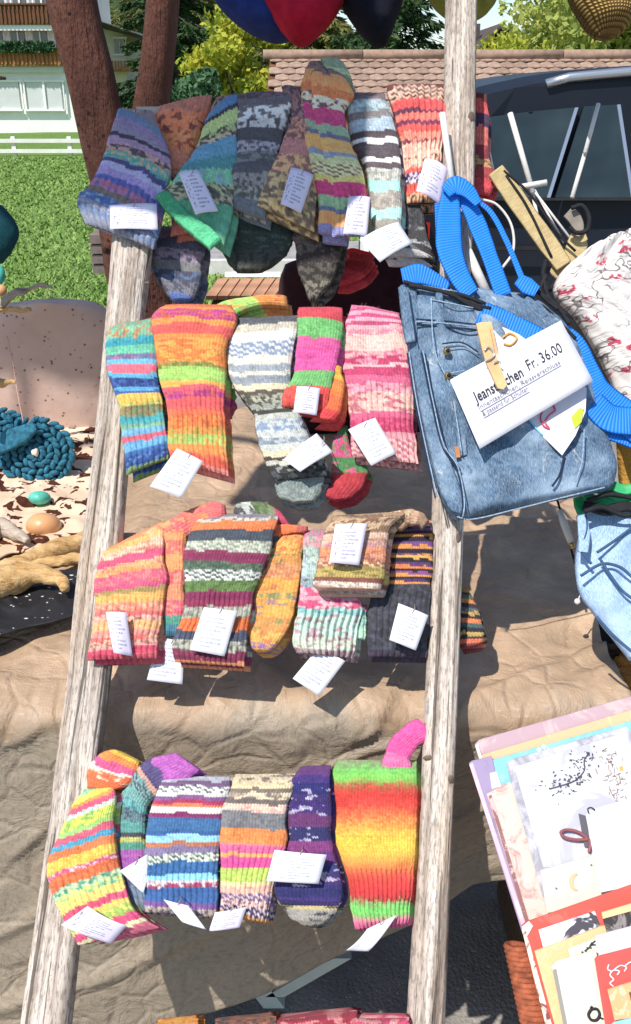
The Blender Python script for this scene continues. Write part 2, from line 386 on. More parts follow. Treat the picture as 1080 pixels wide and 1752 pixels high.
def price_tag(parent, q, off=.03, mat=None, bend=.004, D=Dlad, name='price_tag', flip=False, fold=0):
    q = np.array(q, float)              # corners: top-left, top-right, bottom-right, bottom-left as printed
    n = 9; u = np.linspace(0, 1, n)[None, :, None]; v = np.linspace(0, 1, n)[:, None, None]
    p = (q[0]*(1-u)+q[1]*u)*(1-v)+(q[3]*(1-u)+q[2]*u)*v
    A = P(p[..., 0], p[..., 1], D(p[..., 0], p[..., 1])-off)
    b = bend*np.sin(np.pi*(u[..., 0]*.9+.3*v[..., 0]))+fold*(v[..., 0]-.5)
    A = A+b[..., None]*LN
    Bk = A-LN*.0005
    V = np.vstack([A.reshape(-1, 3), Bk.reshape(-1, 3)]); F = gridF(n, n); F2 = F[:, ::-1]+n*n
    ed = [(i) for i in range(n)]; rim = []
    idx = list(range(n))+[n*i+n-1 for i in range(1, n)]+[n*(n-1)+i for i in range(n-2, -1, -1)]+[n*i for i in range(n-2, 0, -1)]
    for i in range(len(idx)): a, b2 = idx[i], idx[(i+1) % len(idx)]; rim.append((a, b2, b2+n*n, a+n*n))
    uu = np.broadcast_to(u[..., 0], (n, n)).ravel(); vv = 1-np.broadcast_to(v[..., 0], (n, n)).ravel()
    uv = np.stack([np.tile(uu, 2), np.tile(vv, 2)], 1)
    me = mesh(V, np.vstack([F, F2, np.array(rim)]), uv=uv)
    to = link(name, me, parent, mat or TAG)
    if name == 'price_tag':
        e = [(q[i]+q[(i+1) % 4])/2 for i in range(4)]; e = min(e, key=lambda t: t[1]); s0 = q.mean(0)+(e-q.mean(0))*.80; s1 = s0+np.array([4, -15]); pp = [pt(s0[0], s0[1], D, off+.004), pt((s0[0]+s1[0])/2+2, (s0[1]+s1[1])/2, D, off+.006), pt(s1[0], s1[1], D, off-.022)]
        MB().tube(smoothpts(np.array(pp), 8), .0006, 5).build('thread', THR, to, True)
    return to

# ================================================================ THE SETTING
def sheet(name, x0, x1, y0, y1, z, mat, nx=2, ny=2, f=None, kind='structure'):
    x, y = np.meshgrid(np.linspace(x0, x1, nx), np.linspace(y0, y1, ny)); zz = np.full_like(x, z) if f is None else z+f(x, y)
    o = link(name, mesh(np.stack([x, y, zz], -1).reshape(-1, 3), gridF(ny, nx), uv=np.stack([x, y], -1).reshape(-1, 2)), None, mat, True)
    return tag(o, kind=kind)
k = N('asphalt', .9, .3); co = k.co(); f = k.noise(co, 6, 5); g = k.vor(co, 130); sp = k.step(g, .2, .12); pk = k.step(k.noise(co, 55, 2), .54, .6)
k.base(k.mix(k.math('MULTIPLY', sp, pk), k.ramp(f, [(.3, (.17,.155,.14)), (.7, (.32,.295,.26))]), (.75,.74,.72))); k.bump(g, .6, .004); k.bump(k.noise(co, 300, 2), .5, .003)
ASPH = k.m
k = N('lawn_soil', .95, .1); co = k.co(); f = k.noise(co, 1.2, 4); g = k.noise(co, 18, 4, .7)
k.base(k.mix(k.step(g, .35, .65), k.ramp(f, [(.3, (.15,.26,.06)), (.7, (.22,.34,.10))]), (.10,.18,.04))); k.bump(g, .8, .05)
LAWN = k.m
k = N('distant_ground', .95, .1); k.base(k.ramp(k.noise(k.co(), .05, 3), [(.3, (.07,.12,.03)), (.7, (.11,.16,.05))])); FAR = k.m
sheet('ground', -400, 400, -60, 600, -.03, FAR, 60, 60)
sheet('road', -12, 14, -3, 6.2, 0, ASPH)
sheet('lawn', -40, 40, 6.2, 42, 0, LAWN, 120, 90, lambda x, y: .05*fbm(x*.4, y*.4, 0, 3)+.02)
sheet('path', -1.75, 30, 8.7, 10.1, .12, plain('grey_path_paving', (.30,.29,.28), .9, .2, 8), 2, 2)
mb = MB(); mb.box((14.1, 8.62, .07), (15.8, .05, .10)); tag(mb.build('kerb', plain('pale_kerb_stone', (.62,.6,.57), .85, .15, 10)), kind='structure')
# grass blades on the lawn (one mass)
n = 52000
gy = 6.3+(rng.random(n)**1.6)*18; gx = (rng.random(n)-.78)*gy*.62; h = rng.uniform(.02, .05, n); a = rng.random(n)*6.283; wd = rng.uniform(.006, .016, n)*(.6+gy/14)
bz = .02+.05*fbm(gx*.4, gy*.4, 0, 3)
lx, ly = rng.normal(0, .03, n), rng.normal(0, .03, n)
V = np.stack([np.stack([gx-np.cos(a)*wd, gy-np.sin(a)*wd, bz], 1), np.stack([gx+np.cos(a)*wd, gy+np.sin(a)*wd, bz], 1), np.stack([gx+lx, gy+ly, bz+h], 1)], 1).reshape(-1, 3)
k = N('grass_blades', .8, .2); k.base(k.ramp(k.noise(k.co(), 3.5, 5, .8), [(.3, (.14,.24,.055)), (.5, (.21,.33,.085)), (.75, (.33,.42,.14))])); GB = k.m
tag(link('grass', mesh(V, np.arange(3*n).reshape(-1, 3)), None, GB), 'short mown green grass on the lawn behind the stall', 'grass', kind='stuff')
# low hill far off
def hill(x, y): return 16*np.exp(-((x+45)/60)**2)*np.clip((y-70)/60, 0, 1)+3*fbm(x*.02, y*.02, 0, 5)*np.clip((y-60)/40, 0, 1)
k = N('wooded_hillside', .95, .1); k.base(k.ramp(k.noise(k.co(), .35, 5, .8), [(.3, (.02,.045,.018)), (.6, (.05,.085,.03)), (.8, (.12,.13,.04))])); k.bump(k.noise(k.co(), .5, 5), 1, 1.5)
sheet('hill', -220, 200, 60, 260, -.5, k.m, 90, 60, hill)

# ---- low white fence
wp = plain('white_painted_wood', (.78,.77,.73), .7, .08, 5)
fn = empty('garden_fence', (-8.5, 25, 0), 'low white two-rail wooden fence along the far edge of the lawn', 'fence')
xs = [(px-540)/FPX*23.4 for px in (-165, -70, 27, 122, 217, 312)]
def bxobj(name, c, h, mat, parent, M=None): return MB().box(c, h, M).build(name, mat, parent)
for x in xs: bxobj('post', (x, 25, .23), (.05, .05, .25), wp, fn)
for z in (.14, .38): bxobj('rail', ((xs[0]+xs[-1])/2, 24.93, z), ((xs[-1]-xs[0])/2+.1, .025, .045), wp, fn)

# ---- leafy things
def leafmat(name, a, b, c, sc=1.5, tr=.25):
    k = N(name, .75, .2); co = k.co(); k.base(k.ramp(k.noise(co, sc, 5, .8), [(.3, a), (.52, b), (.74, c)]))
    t = k.n('BsdfTranslucent'); k.l(k.b.inputs['Base Color'].links[0].from_socket, t.inputs[0])
    m = k.n('MixShader'); m.inputs[0].default_value = tr; k.l(k.b.outputs[0], m.inputs[1]); k.l(t.outputs[0], m.inputs[2]); k.l(m.outputs[0], k.t.nodes['Material Output'].inputs[0]); return k.m
BARK = plain('dark_bark', (.09,.07,.05), .95, .4, 8, .8, .02)
def quads(c, d, nrm_seed, s, asp=.6):
    n = len(c); r = np.random.default_rng(nrm_seed)
    a = d/np.linalg.norm(d, axis=1)[:, None]; b = np.cross(a, r.normal(size=(n, 3))); b /= np.linalg.norm(b, axis=1)[:, None]+1e-9
    s = s[:, None]; V = np.stack([c-a*s, c+b*s*asp, c+a*s, c-b*s*asp], 1).reshape(-1, 3); return V, np.arange(4*n).reshape(-1, 4)
def broadleaf(x, y, z0, w, h, mat, label, seed, n=11000, leaf=.09, clumps=26, trunk=True, base=.15):
    r = np.random.default_rng(seed); t = empty('leafy_tree', (x, y, z0), label, 'tree', 'trees behind the stall')
    cc = []; 
    for i in range(clumps):
        d = r.normal(size=3); d /= np.linalg.norm(d); q = r.random()**.4
        cc.append([x+d[0]*w*.5*q, y+d[1]*w*.45*q, z0+h*(base+(1-base)*.5)+d[2]*h*(1-base)*.5*q])
    cc = np.array(cc); cr = r.uniform(.13, .26, clumps)*w
    m = n//clumps; C = []
    for i in range(clumps):
        d = r.normal(size=(m, 3)); d /= np.linalg.norm(d, axis=1)[:, None]; C.append(cc[i]+d*cr[i]*(r.random((m, 1))**.35)*np.array([1,1,.75]))
    C = np.vstack(C); V, F = quads(C, r.normal(size=C.shape), seed, r.uniform(.6, 1.3, len(C))*leaf)
    link('crown', mesh(V, F), t, mat)
    if trunk:
        mb = MB(); mb.tube([(x, y, z0-.1), (x+.02*w, y, z0+h*.3), (x, y, z0+h*.6)], [.045*w+.03, .03*w+.02, .02*w], 8)
        for i in range(min(12, clumps)): mb.tube([(x, y, z0+h*.25), (x*.5+cc[i][0]*.5, y*.5+cc[i][1]*.5, (z0+h*.3+cc[i][2])/2), cc[i]], [.02*w, .012*w, .005*w], 5)
        mb.build('trunk', BARK, t, True)
    return t
def conifer(x, y, z0, w, h, mat, label, seed, n=12000, leaf=.10):
    r = np.random.default_rng(seed); t = empty('conifer_tree', (x, y, z0), label, 'tree', 'trees behind the stall')
    nb = 150; C = []; Dd = []; mb = MB(); mb.tube([(x, y, z0-.1), (x, y, z0+h)], [.03*w+.05, .02], 8)
    for i in range(nb):
        zt = (i+r.random())/nb; a = r.random()*6.283; L = w*.5*(1-zt)**.8*r.uniform(.7, 1.12)+.1; zz = z0+h*(.05+.94*zt)
        dirn = np.array([math.cos(a), math.sin(a), 0]); m = max(8, int(n/nb*(1.6-1.2*zt)))
        s = r.random(m)**.7; p = np.array([x, y, zz])+dirn*(s*L)[:, None]; p[:, 2] -= .35*L*s**1.5-.12*L*s**4
        side = np.array([-dirn[1], dirn[0], 0]); off = r.normal(size=m)*.16*L*(1.05-s)
        p = p+side*off[:, None]; p[:, 2] -= np.abs(r.normal(size=m))*.07*L+.03
        C.append(p); Dd.append(dirn*.7+side*np.sign(off)[:, None]*.6+np.array([0,0,-.35])+r.normal(size=(m,3))*.3)
        mb.tube([(x, y, zz), tuple(np.array([x, y, zz])+dirn*L*.6-np.array([0,0,.14*L])), tuple(np.array([x, y, zz])+dirn*L-np.array([0,0,.25*L]))], [.02, .012, .004], 4, False)
    C = np.vstack(C); Dd = np.vstack(Dd); V, F = quads(C, Dd, seed, r.uniform(.7, 1.3, len(C))*leaf, .28)
    link('crown', mesh(V, F), t, mat); mb.build('trunk', BARK, t, True); return t
LG = leafmat('dark_spruce_needles', (.018,.040,.016), (.04,.085,.03), (.10,.15,.05), 1.2, .1)
LO = leafmat('olive_conifer_needles', (.06,.08,.025), (.15,.165,.045), (.30,.27,.08), 1.2, .15)
LY = leafmat('yellow_green_leaves', (.16,.25,.03), (.45,.48,.06), (.85,.66,.07), 1.6, .35)
LP = leafmat('pale_autumn_leaves', (.20,.28,.07), (.42,.48,.13), (.75,.68,.22), 1.0, .35)
LB = leafmat('bluish_shrub_leaves', (.03,.075,.035), (.07,.15,.07), (.13,.23,.10), 2.0, .2)
def gx_(px, y, py=90): return (px-540)/FPX*y/(.9085+(876-py)/FPX*.418)
conifer(gx_(300, 22), 22, 0, 3.0, 7.5, LG, 'dark green spruce right of the reddish trunk fork', 11, 15000, .11)
conifer(gx_(250, 52), 52, 0, 9.0, 15, LO, 'olive conifer between the two brown trunks', 12, 15000, .16)
broadleaf(gx_(405, 18), 18, 0, 2.2, 2.65, LY, 'bright yellow-green bushy tree left of the tiled roof', 13, 13000, .06, 34, base=.02)
broadleaf(gx_(312, 16), 16, 0, 1.3, 2.0, LB, 'dark blue-green shrub at the foot of the spruce', 14, 7000, .05, 16, base=.0)
conifer(gx_(400, 40), 40, 0, 9, 14, LO, 'tall olive conifer behind the navy and red hats', 15, 16000, .2)
conifer(gx_(530, 38), 38, 0, 8, 7.0, LO, 'broad low conifer above the roof between red and black hats', 16, 14000, .18)
conifer(gx_(655, 30), 30, 0, 5.2, 8.5, LG, 'dark spruce with open branches against the blue sky beside the black hat', 17, 13000, .14)
broadleaf(gx_(1010, 27), 27, 0, 4.4, 5.0, LP, 'pale yellow-green tree beyond the car roof', 18, 9000, .11, 34, base=.1)
broadleaf(gx_(1085, 24), 24, 0, 4.5, 4.9, LP, 'light green tree behind the woven straw hat', 19, 9000, .10, 30, base=.1)
broadleaf(gx_(880, 23), 23, 0, 3.0, 2.9, LY, 'low yellow-green bush in front of the dark gabled roof', 20, 9000, .06, 24, base=.05)

# ---- chalet on the left
YH = 38.0
def hp(px, py, y=YH): return P(px, py, Dy(y)(px, py))
def hrect(name, x0, y0, x1, y1, y, dep, mat, parent):          # upright slab filling a rectangle of wall at distance y
    a = hp(x0, y0, y); b = hp(x1, y1, y)
    return bxobj(name, ((a[0]+b[0])/2, y+dep/2, (a[2]+b[2])/2), (abs(b[0]-a[0])/2, dep/2, abs(a[2]-b[2])/2), mat, parent)
white = plain('white_render', (.88,.87,.85), .9, .05, 1.5, .2, .01); cream = plain('cream_render', (.78,.72,.58), .9, .06, 1.5)
brown = plain('brown_stained_boards', (.16,.07,.035), .8, .4, 4); orange = plain('orange_brown_boards', (.36,.16,.06), .8, .4, 5)
glass = N('window_glass', .12, .6).base((.10,.13,.13)).m; pale = plain('pale_grey_shutter', (.60,.62,.62), .6, .05, 3); darkroof = plain('dark_roof_tiles', (.09,.07,.065), .9, .3, 3)
hs = empty('chalet', tuple(hp(40, 262)), 'white alpine chalet with brown timber balconies at the upper left', 'house')
hrect('wall', -220, -60, 140, 268, YH+.5, 8, white, hs)
hrect('wall', 150, 48, 228, 268, YH+3.2, 6, cream, hs)
for x0, x1, gl in ((-118, -62, 0), (-52, 36, 1), (44, 108, 1)):
    w_ = hrect('window', x0, 140, x1, 187, YH+.40, .12, pale, hs)
    for a, b, c, d in ((x0-3, 137, x1+3, 140), (x0-3, 187, x1+3, 190), (x0-3, 140, x0, 187), (x1, 140, x1+3, 187), (x0+(x1-x0)*.5-.8, 140, x0+(x1-x0)*.5+.8, 187)): hrect('frame', a, b, c, d, YH+.33, .08, white, w_)
for px0 in (-60, 5, 70): hrect('vent', px0, 228, px0+45, 236, YH+.42, .1, darkroof, hs)
hrect('plinth', -220, 240, 140, 268, YH+.35, .3, white, hs)
for (y0, y1, mt) in ((84, 113, orange), (8, 42, brown)):
    b = hrect('balcony', -220, y0, 104, y1, YH+.02, .5, mt, hs)
    a0 = hp(-220, y0, YH-.95); 
    for i in range(46):
        x0 = -220+i*7.05; hrect('board', x0+.4, y0+rng.uniform(0, .6), x0+6.7, y1-3.2, YH-.03, .04, mt, b)
    hrect('handrail', -220, y0-3, 104, y0-.2, YH-.06, .12, mt, b)
for y0, y1 in ((54, 84), (-30, 9)):
    for x0 in range(-210, 100, 38):
        w_ = hrect('window', x0, y0, x0+26, y1, YH+.42, .1, glass, hs)
        for a, b in ((x0-2.5, x0), (x0+26, x0+28.5), (x0+12.3, x0+13.7)): hrect('frame', a, y0, b, y1, YH+.36, .08, white, w_)
hrect('floor_band', -220, 42.5, 108, 52, YH+.1, .4, white, hs); hrect('floor_band', -220, 113.5, 108, 124, YH+.2, .3, pale, hs)
w_ = hrect('window', 196, 66, 214, 92, YH+3.1, .12, glass, hs)
for a, b, c, d in ((193, 63, 217, 66), (193, 92, 217, 95), (193, 66, 196, 92), (214, 66, 217, 92), (204.3, 66, 205.7, 92)): hrect('frame', a, b, c, d, YH+3.04, .08, white, w_)
b = hrect('balcony', 190, 118, 232, 122, YH+2.5, .8, orange, hs)
for i in range(8): hrect('board', 190+i*5.2, 104, 194.7+i*5.2, 117.6, YH+2.45, .04, orange, b)
mb = MB(); q = [hp(140, 38, YH), hp(188, 52, YH+2), hp(240, 66, YH+2.5), hp(240, 60, YH+2.5), hp(188, 42, YH+2), hp(140, 26, YH)]
mb.prism([tuple(a) for a in q], (0, -1, 0), 5.0); mb.build('roof', darkroof, hs)
for i, px in enumerate((-40, -5, 20, 48, 76)):
    pp = hp(px, 80, YH-.12); V, F = quads(pp+np.clip(rng.normal(size=(260, 3)), -1.6, 1.6)*np.array([.20, .05, .09]), rng.normal(size=(260, 3)), 40+i, rng.uniform(.09, .14, 260))
    tag(link('balcony_plant', mesh(V, F), None, LB), ['first', 'second', 'third', 'fourth', 'fifth'][i]+' leafy plant from the left along the lower chalet balcony', 'plant', 'balcony plants')

# ---- far dark gable
g2 = empty('gabled_house', tuple(hp(850, 150, 46)), 'dark wooden gable poking up behind the low roof right of the post', 'house')
MB().prism([tuple(hp(*a, 46)) for a in ((815, 160), (815, 96), (862, 50), (915, 92), (915, 160))], (0, -1, 0), 8).build('wall', plain('dark_timber', (.06,.045,.04), .9, .3, 2), g2)
mb = MB(); mb.prism([tuple(hp(*a, 45.6)) for a in ((806, 100), (862, 44), (925, 98), (925, 94), (862, 38), (806, 95))], (0, -1, 0), 9); mb.build('roof', darkroof, g2)
mb = MB(); mb.box(tuple(hp(826, 60, 46)+np.array([0, 3, 0])), (.3, .3, .6)); mb.build('chimney', darkroof, g2)

# ---- low tiled roof (each tile a piece)
YR = 15.0; rw = .19
rf = empty('tiled_shed', (0, YR, 0), 'low shed with a brown-pink tiled roof behind the row of socks and the car', 'shed')
TIL = []
for i, c in enumerate(((.30,.205,.155), (.33,.225,.17), (.27,.185,.14), (.35,.245,.185))): TIL.append(plain('roof_tile_clay', c, .9, .25, 12, .4, .004))
ridge_z = hp(600, 96, YR)[2]; slope = R(24); tl = .215; x0r = gx_(462, YR); x1r = gx_(1120, YR)
Mx = Matrix.Rotation(slope, 3, 'X')
tm = []
for m_ in TIL:
    mb = MB(); V = []; nn = 6
    hw = .094
    prof = [(-hw, 0), (-hw*.6, .010), (0, .013), (hw*.6, .010), (hw, 0)]
    top = [(x, -tl*.5*1.15, z) for x, z in prof]; mid = [(x, 0, z) for x, z in prof]; bot = [(x, tl*.5*1.15-(abs(x)/hw)**2*0, z) for x, z in prof]
    # rounded lower end
    low = [(x, -tl*.62+.05*(abs(x)/hw)**2, z+.012) for x, z in prof]; up = [(x, tl*.6, z-.012) for x, z in prof]
    low2 = [(x, y, z-.016) for x, y, z in low]
    vs = low2+low+up; me = mesh(np.array(vs), [(0+i+5*j, 1+i+5*j, 6+i+5*j, 5+i+5*j) for j in range(2) for i in range(4)], org=np.zeros(3)); me.materials.append(m_); tm.append(me)
cnt = 0
for r_ in range(8):
    n_ = int((x1r-x0r)/rw)
    for c_ in range(n_):
        x = x0r+rw/2+c_*rw+(rw/2 if r_ % 2 else 0)
        cut = r_*.16*1.0
        d = .10+r_*tl*.94
        o = bpy.data.objects.new('roof_tile', tm[rng.integers(4)]); COL.objects.link(o); o.parent = rf
        o.location = Vector((x, -d*math.cos(slope), ridge_z-d*math.sin(slope)+rng.uniform(0, .006)))
        o.rotation_euler = (slope, rng.uniform(-.015, .015), rng.uniform(-.02, .02)); cnt += 1
mb = MB(); c = lambda d, z: (0, YR-d*math.cos(slope), ridge_z-d*math.sin(slope)+z)
a0, a1 = c(0, -.03), c(2.6, -.03)
mb.prism([(x0r, a0[1], a0[2]), (x1r+.2, a0[1], a0[2]), (x1r+.2, a1[1], a1[2]), (x0r, a1[1], a1[2])], (0, -math.sin(slope), math.cos(slope)), .08); mb.build('roof_deck', brown, rf)
mb = MB(); mb.prism([(x0r, a0[1]+.001, a0[2]), (x1r+.2, a0[1]+.001, a0[2]), (x1r+.2, YR+2.4, a1[2]), (x0r, YR+2.4, a1[2])], (0, math.sin(slope), math.cos(slope)), .08); mb.build('roof_deck', brown, rf)
MB().box(((x0r+x1r)/2, YR, (a1[2]+.0)/2-.1), ((x1r-x0r)/2-.25, 2.1, a1[2]/2-.08)).build('wall', brown, rf)
for i in range(4):
    xx = x0r-.1+i*(x1r-x0r+.2)/4; L_ = (x1r-x0r+.2)/4
    mb = MB(); mb.box((xx+L_/2, YR-.05, ridge_z+.02), (L_/2-.006, .09, .062)); mb.build('ridge_tile', TIL[1], rf, True)

# ---- dark estate car
cr = empty('parked_car', (2.6, 5.1, 0), 'dark blue-grey estate car with silver roof rails parked behind the stall', 'car')
k = N('car_paint', .45, .25); k.base((.010,.013,.021)); k.b.inputs['Coat Weight'].default_value = .04; k.b.inputs['Coat Roughness'].default_value = .15; k.bump(k.noise(k.co(), 900, 2), .05, .0003); CP = k.m
k = N('car_glass', .10, .3); f = k.noise(k.co(sc=(1, 1, 1)), 2.2, 3)
k.base(k.ramp(f, [(.35, (.012,.02,.026)), (.7, (.045,.07,.08))])); k.b.inputs['Coat Weight'].default_value = .0; CG = k.m
RUB = plain('black_rubber', (.02,.02,.02), .8, .2, 20); CHR = N('satin_metal_trim', .3, .6).base((.55,.57,.6)).m; CHR.node_tree.nodes['Principled BSDF'].inputs['Metallic'].default_value = .85
prof = [(.36,.34),(.28,.45),(.27,.80),(.31,1.0),(.36,1.12),(.47,1.36),(.60,1.555),(.80,1.62),(1.1,1.665),(1.7,1.70),(2.4,1.69),(2.85,1.62),(3.6,1.12),(3.95,1.05),(4.7,.93),(4.85,.75),(4.87,.42),(4.8,.34)]
prof = smoothpts(np.array(prof), 70)
def cary(z): return .0 if z < 1.08 else (z-1.08)*.24
secs = []
for yy, ins in ((0, 0.0), (0.03, -.0), (1.79, 0), (1.82, 0)):
    pass
V = []; ny = 12
cxm = 2.5; czm = .9
for j in range(ny+1):
    t = j/ny; e = abs(2*t-1); sh = (1-max(0, e-.86)/.14*.035)
    for (x, z) in prof:
        xx = cxm+(x-cxm)*(1-(1-sh)*.6); zz = czm+(z-czm)*sh
        ti = cary(zz); yy = 4.2+ti+(1.82-2*ti)*t
        V.append((xx, yy, zz))
m_ = len(prof); F = [tuple(f) for f in gridF(ny+1, m_, True)]+[tuple(range(m_)), tuple(range(ny*m_+m_-1, ny*m_-1, -1))]
mb = MB(); mb.add(V, F); mb.build('body', CP, cr, False)
def carq(name, q, mat, t=.012, up=.012, par=cr):
    out = []
    for (px, py) in q:
        z = 1.3; p = None
        for it in range(4): p = hp(px, py, 4.2+cary(z)-up); z = p[2]
        out.append(p)
    return MB().prism([tuple(a) for a in out], (0, -.97, .24), t).build(name, mat, par)
wins = [[(838, 200), (905, 191), (984, 184), (936, 338), (838, 338)], [(1000, 182), (1056, 179), (1080, 338), (950, 338)], [(1092, 177), (1240, 174), (1270, 338), (1110, 338)], [(1284, 176), (1360, 180), (1450, 338), (1310, 338)], [(765, 222), (828, 203), (828, 338), (745, 338)]]
for q in wins: carq('side_window', q, CG)
for q in ([(984, 184), (990, 183.6), (942, 338), (936, 338)], [(1056, 179), (1062, 178.6), (1086, 338), (1080, 338)], [(905, 191), (912, 190), (912, 190.8), (905, 191.8)], [(740, 338.5), (1460, 338.5), (1460, 343), (740, 343)]): carq('window_trim', q, CHR if q[0][1] < 300 and q[0][0] != 905 else RUB, .014, .018)
for q in ([(760, 421), (1500, 421), (1500, 428), (760, 428)],): carq('side_strip', q, RUB, .02, .02)
for yy in (4.32, 5.85):
    mb = MB(); z_ = 1.63
    mb.tube(smoothpts([(.98, yy+.00, 1.612), (1.06, yy+.00, 1.636), (1.7, yy+.00, 1.68), (2.4, yy+.00, 1.675), (2.75, yy+.00, 1.62)], 20), .02, 8); o = mb.build('roof_rail', CHR, cr, True)
for x in (1.05, 4.0):
    for yy in (4.19, 5.83):
        mb = MB(); a = np.linspace(0, 6.283, 29)[:-1]
        w0 = MB().tube([(x, yy, .33), (x, yy+.2, .33)], .33, 28).build('wheel', RUB, cr)
        mb = MB().tube([(x, yy-.012, .33), (x, yy+.05, .33)], .2, 20)
        for q in range(5): mb.box((x+.1*math.cos(q*1.2566), yy-.014, .33+.1*math.sin(q*1.2566)), (.09, .012, .02), Matrix.Rotation(-q*1.2566, 3, 'Y'))
        mb.build('rim', CHR, w0)
for x, zz in ((1.75, .98), (2.9, .98)): bxobj('door_handle', (x, 4.18, zz), (.09, .02, .016), CP, cr)
bxobj('tail_light', (.40, 4.205, .93), (.10, .02, .13), plain('red_lens', (.35,.01,.01), .3, .1, 5, 0), cr)
bxobj('bumper', (.33, 5.1, .5), (.12, .9, .13), RUB, cr); bxobj('bumper', (4.82, 5.1, .48), (.1, .9, .13), RUB, cr)
bxobj('number_plate', (.262, 5.1, .78), (.01, .26, .06), white, cr)

# ---- reddish-brown forked trunk behind the ladder
k = N('smooth_reddish_bark', .75, .25); co = k.co(); f = k.noise(k.co(sc=(1,1,.35)), 9, 5, .65); sp = k.step(k.vor(co, 34), .26, .14)
pk = k.step(k.noise(co, 17, 3), .50, .56)
k.bump(k.noise(k.co(sc=(1,1,.12)), 30, 5, .7), .7, .02); k.base(k.mix(k.math('MULTIPLY', sp, pk), k.ramp(f, [(.3, (.07,.028,.020)), (.55, (.13,.052,.036)), (.8, (.21,.10,.07))]), (.03,.012,.01))); k.bump(f, .8, .03); k.bump(k.noise(k.co(sc=(1,1,.15)), 40, 5, .75), .8, .02); k.bump(k.noise(co, 60, 3), .5, .008); RB = k.m
tk = empty('forked_trunk', tuple(P(195, 560, Dy(2.9)(195, 560))), 'smooth reddish-brown tree trunk forking in two behind the left rail', 'tree trunk')
kw = dict(T=.055, D=Dy(2.9), wr=.006, wf=5, power=2.2, back=1.0, nf=20, nb=16, nv=50, n=np.array([0, -1, 0.]))
loftobj('limb', [(62, -160, 150, -160), (78, 0, 166, 0), (112, 130, 197, 130), (138, 250, 216, 230), (160, 340, 232, 320), (175, 430, 255, 420)], RB, tk, **kw)
loftobj('limb', [(258, -160, 322, -160), (250, 0, 308, 0), (240, 100, 300, 95), (226, 190, 290, 185), (212, 300, 282, 300), (205, 430, 275, 425)], RB, tk, seed=5, **kw)
loftobj('stem', [(172, 395, 268, 390), (180, 470, 280, 470), (205, 560, 305, 560), (210, 700, 310, 700), (205, 1000, 315, 1000)], RB, tk, seed=9, **kw)

# ---- parasol panels outside the frame, added to shade row one and the dome
ps = empty('sun_blocker', (-2.6, .2, 0), 'unseen cream sun parasol shading the upper left socks from beyond the frame', 'blocker')
cl = plain('blocker_cream', (.62,.56,.46), .9, .08, 3)
SV = np.array(SUN)
def up_to(px, py, D, y):                     # where the sun's ray through a seen point crosses the blocker's distance y
    p = pt(px, py, D); s = (y-p[1])/SV[1]; return p+SV*s
hub = np.array([-1.9, .35, 4.2])
def shade(px, py, D, y): return tuple(up_to(px, py, D, y))
qa = [shade(px, py, Dlad, .95) for px, py in ((225, 408), (330, 425), (470, 455), (590, 440), (640, 400), (640, 260), (650, 150), (645, -60), (600, -230), (180, -230), (60, 200), (60, 395))]
MB().prism(qa, (0, -1, 0), .006).build('blocker_panel', cl, ps)  # unseen blocker, outlined by the shade wanted on the first socks
D22 = Dy(2.2)
qb = [shade(px, py, D22, .60) for px, py in ((215, 640), (150, 628), (110, 645), (60, 630), (-40, 640), (-140, 630), (-200, 600), (-200, 380), (-60, 330), (250, 300), (250, 600))]
MB().prism(qb, (0, -1, 0), .006).build('blocker_panel', cl, ps)  # second unseen blocker, outlined by the shade wanted on the dome
MB().tube([tuple(np.mean(qa, 0)), tuple(np.mean(qb, 0)), tuple(hub+np.array([-.3, 0, 0]))], .015, 8).build('rib', plain('blocker_rib', (.3,.25,.2), .5, .1, 4), ps)
MB().tube([tuple(hub), (-2.3, .25, 1.9), (-2.6, .2, 0)], .02, 12).build('pole', plain('blocker_pole', (.5,.5,.5), .4, .1, 4), ps)  # made-up stand for the added blocker panels

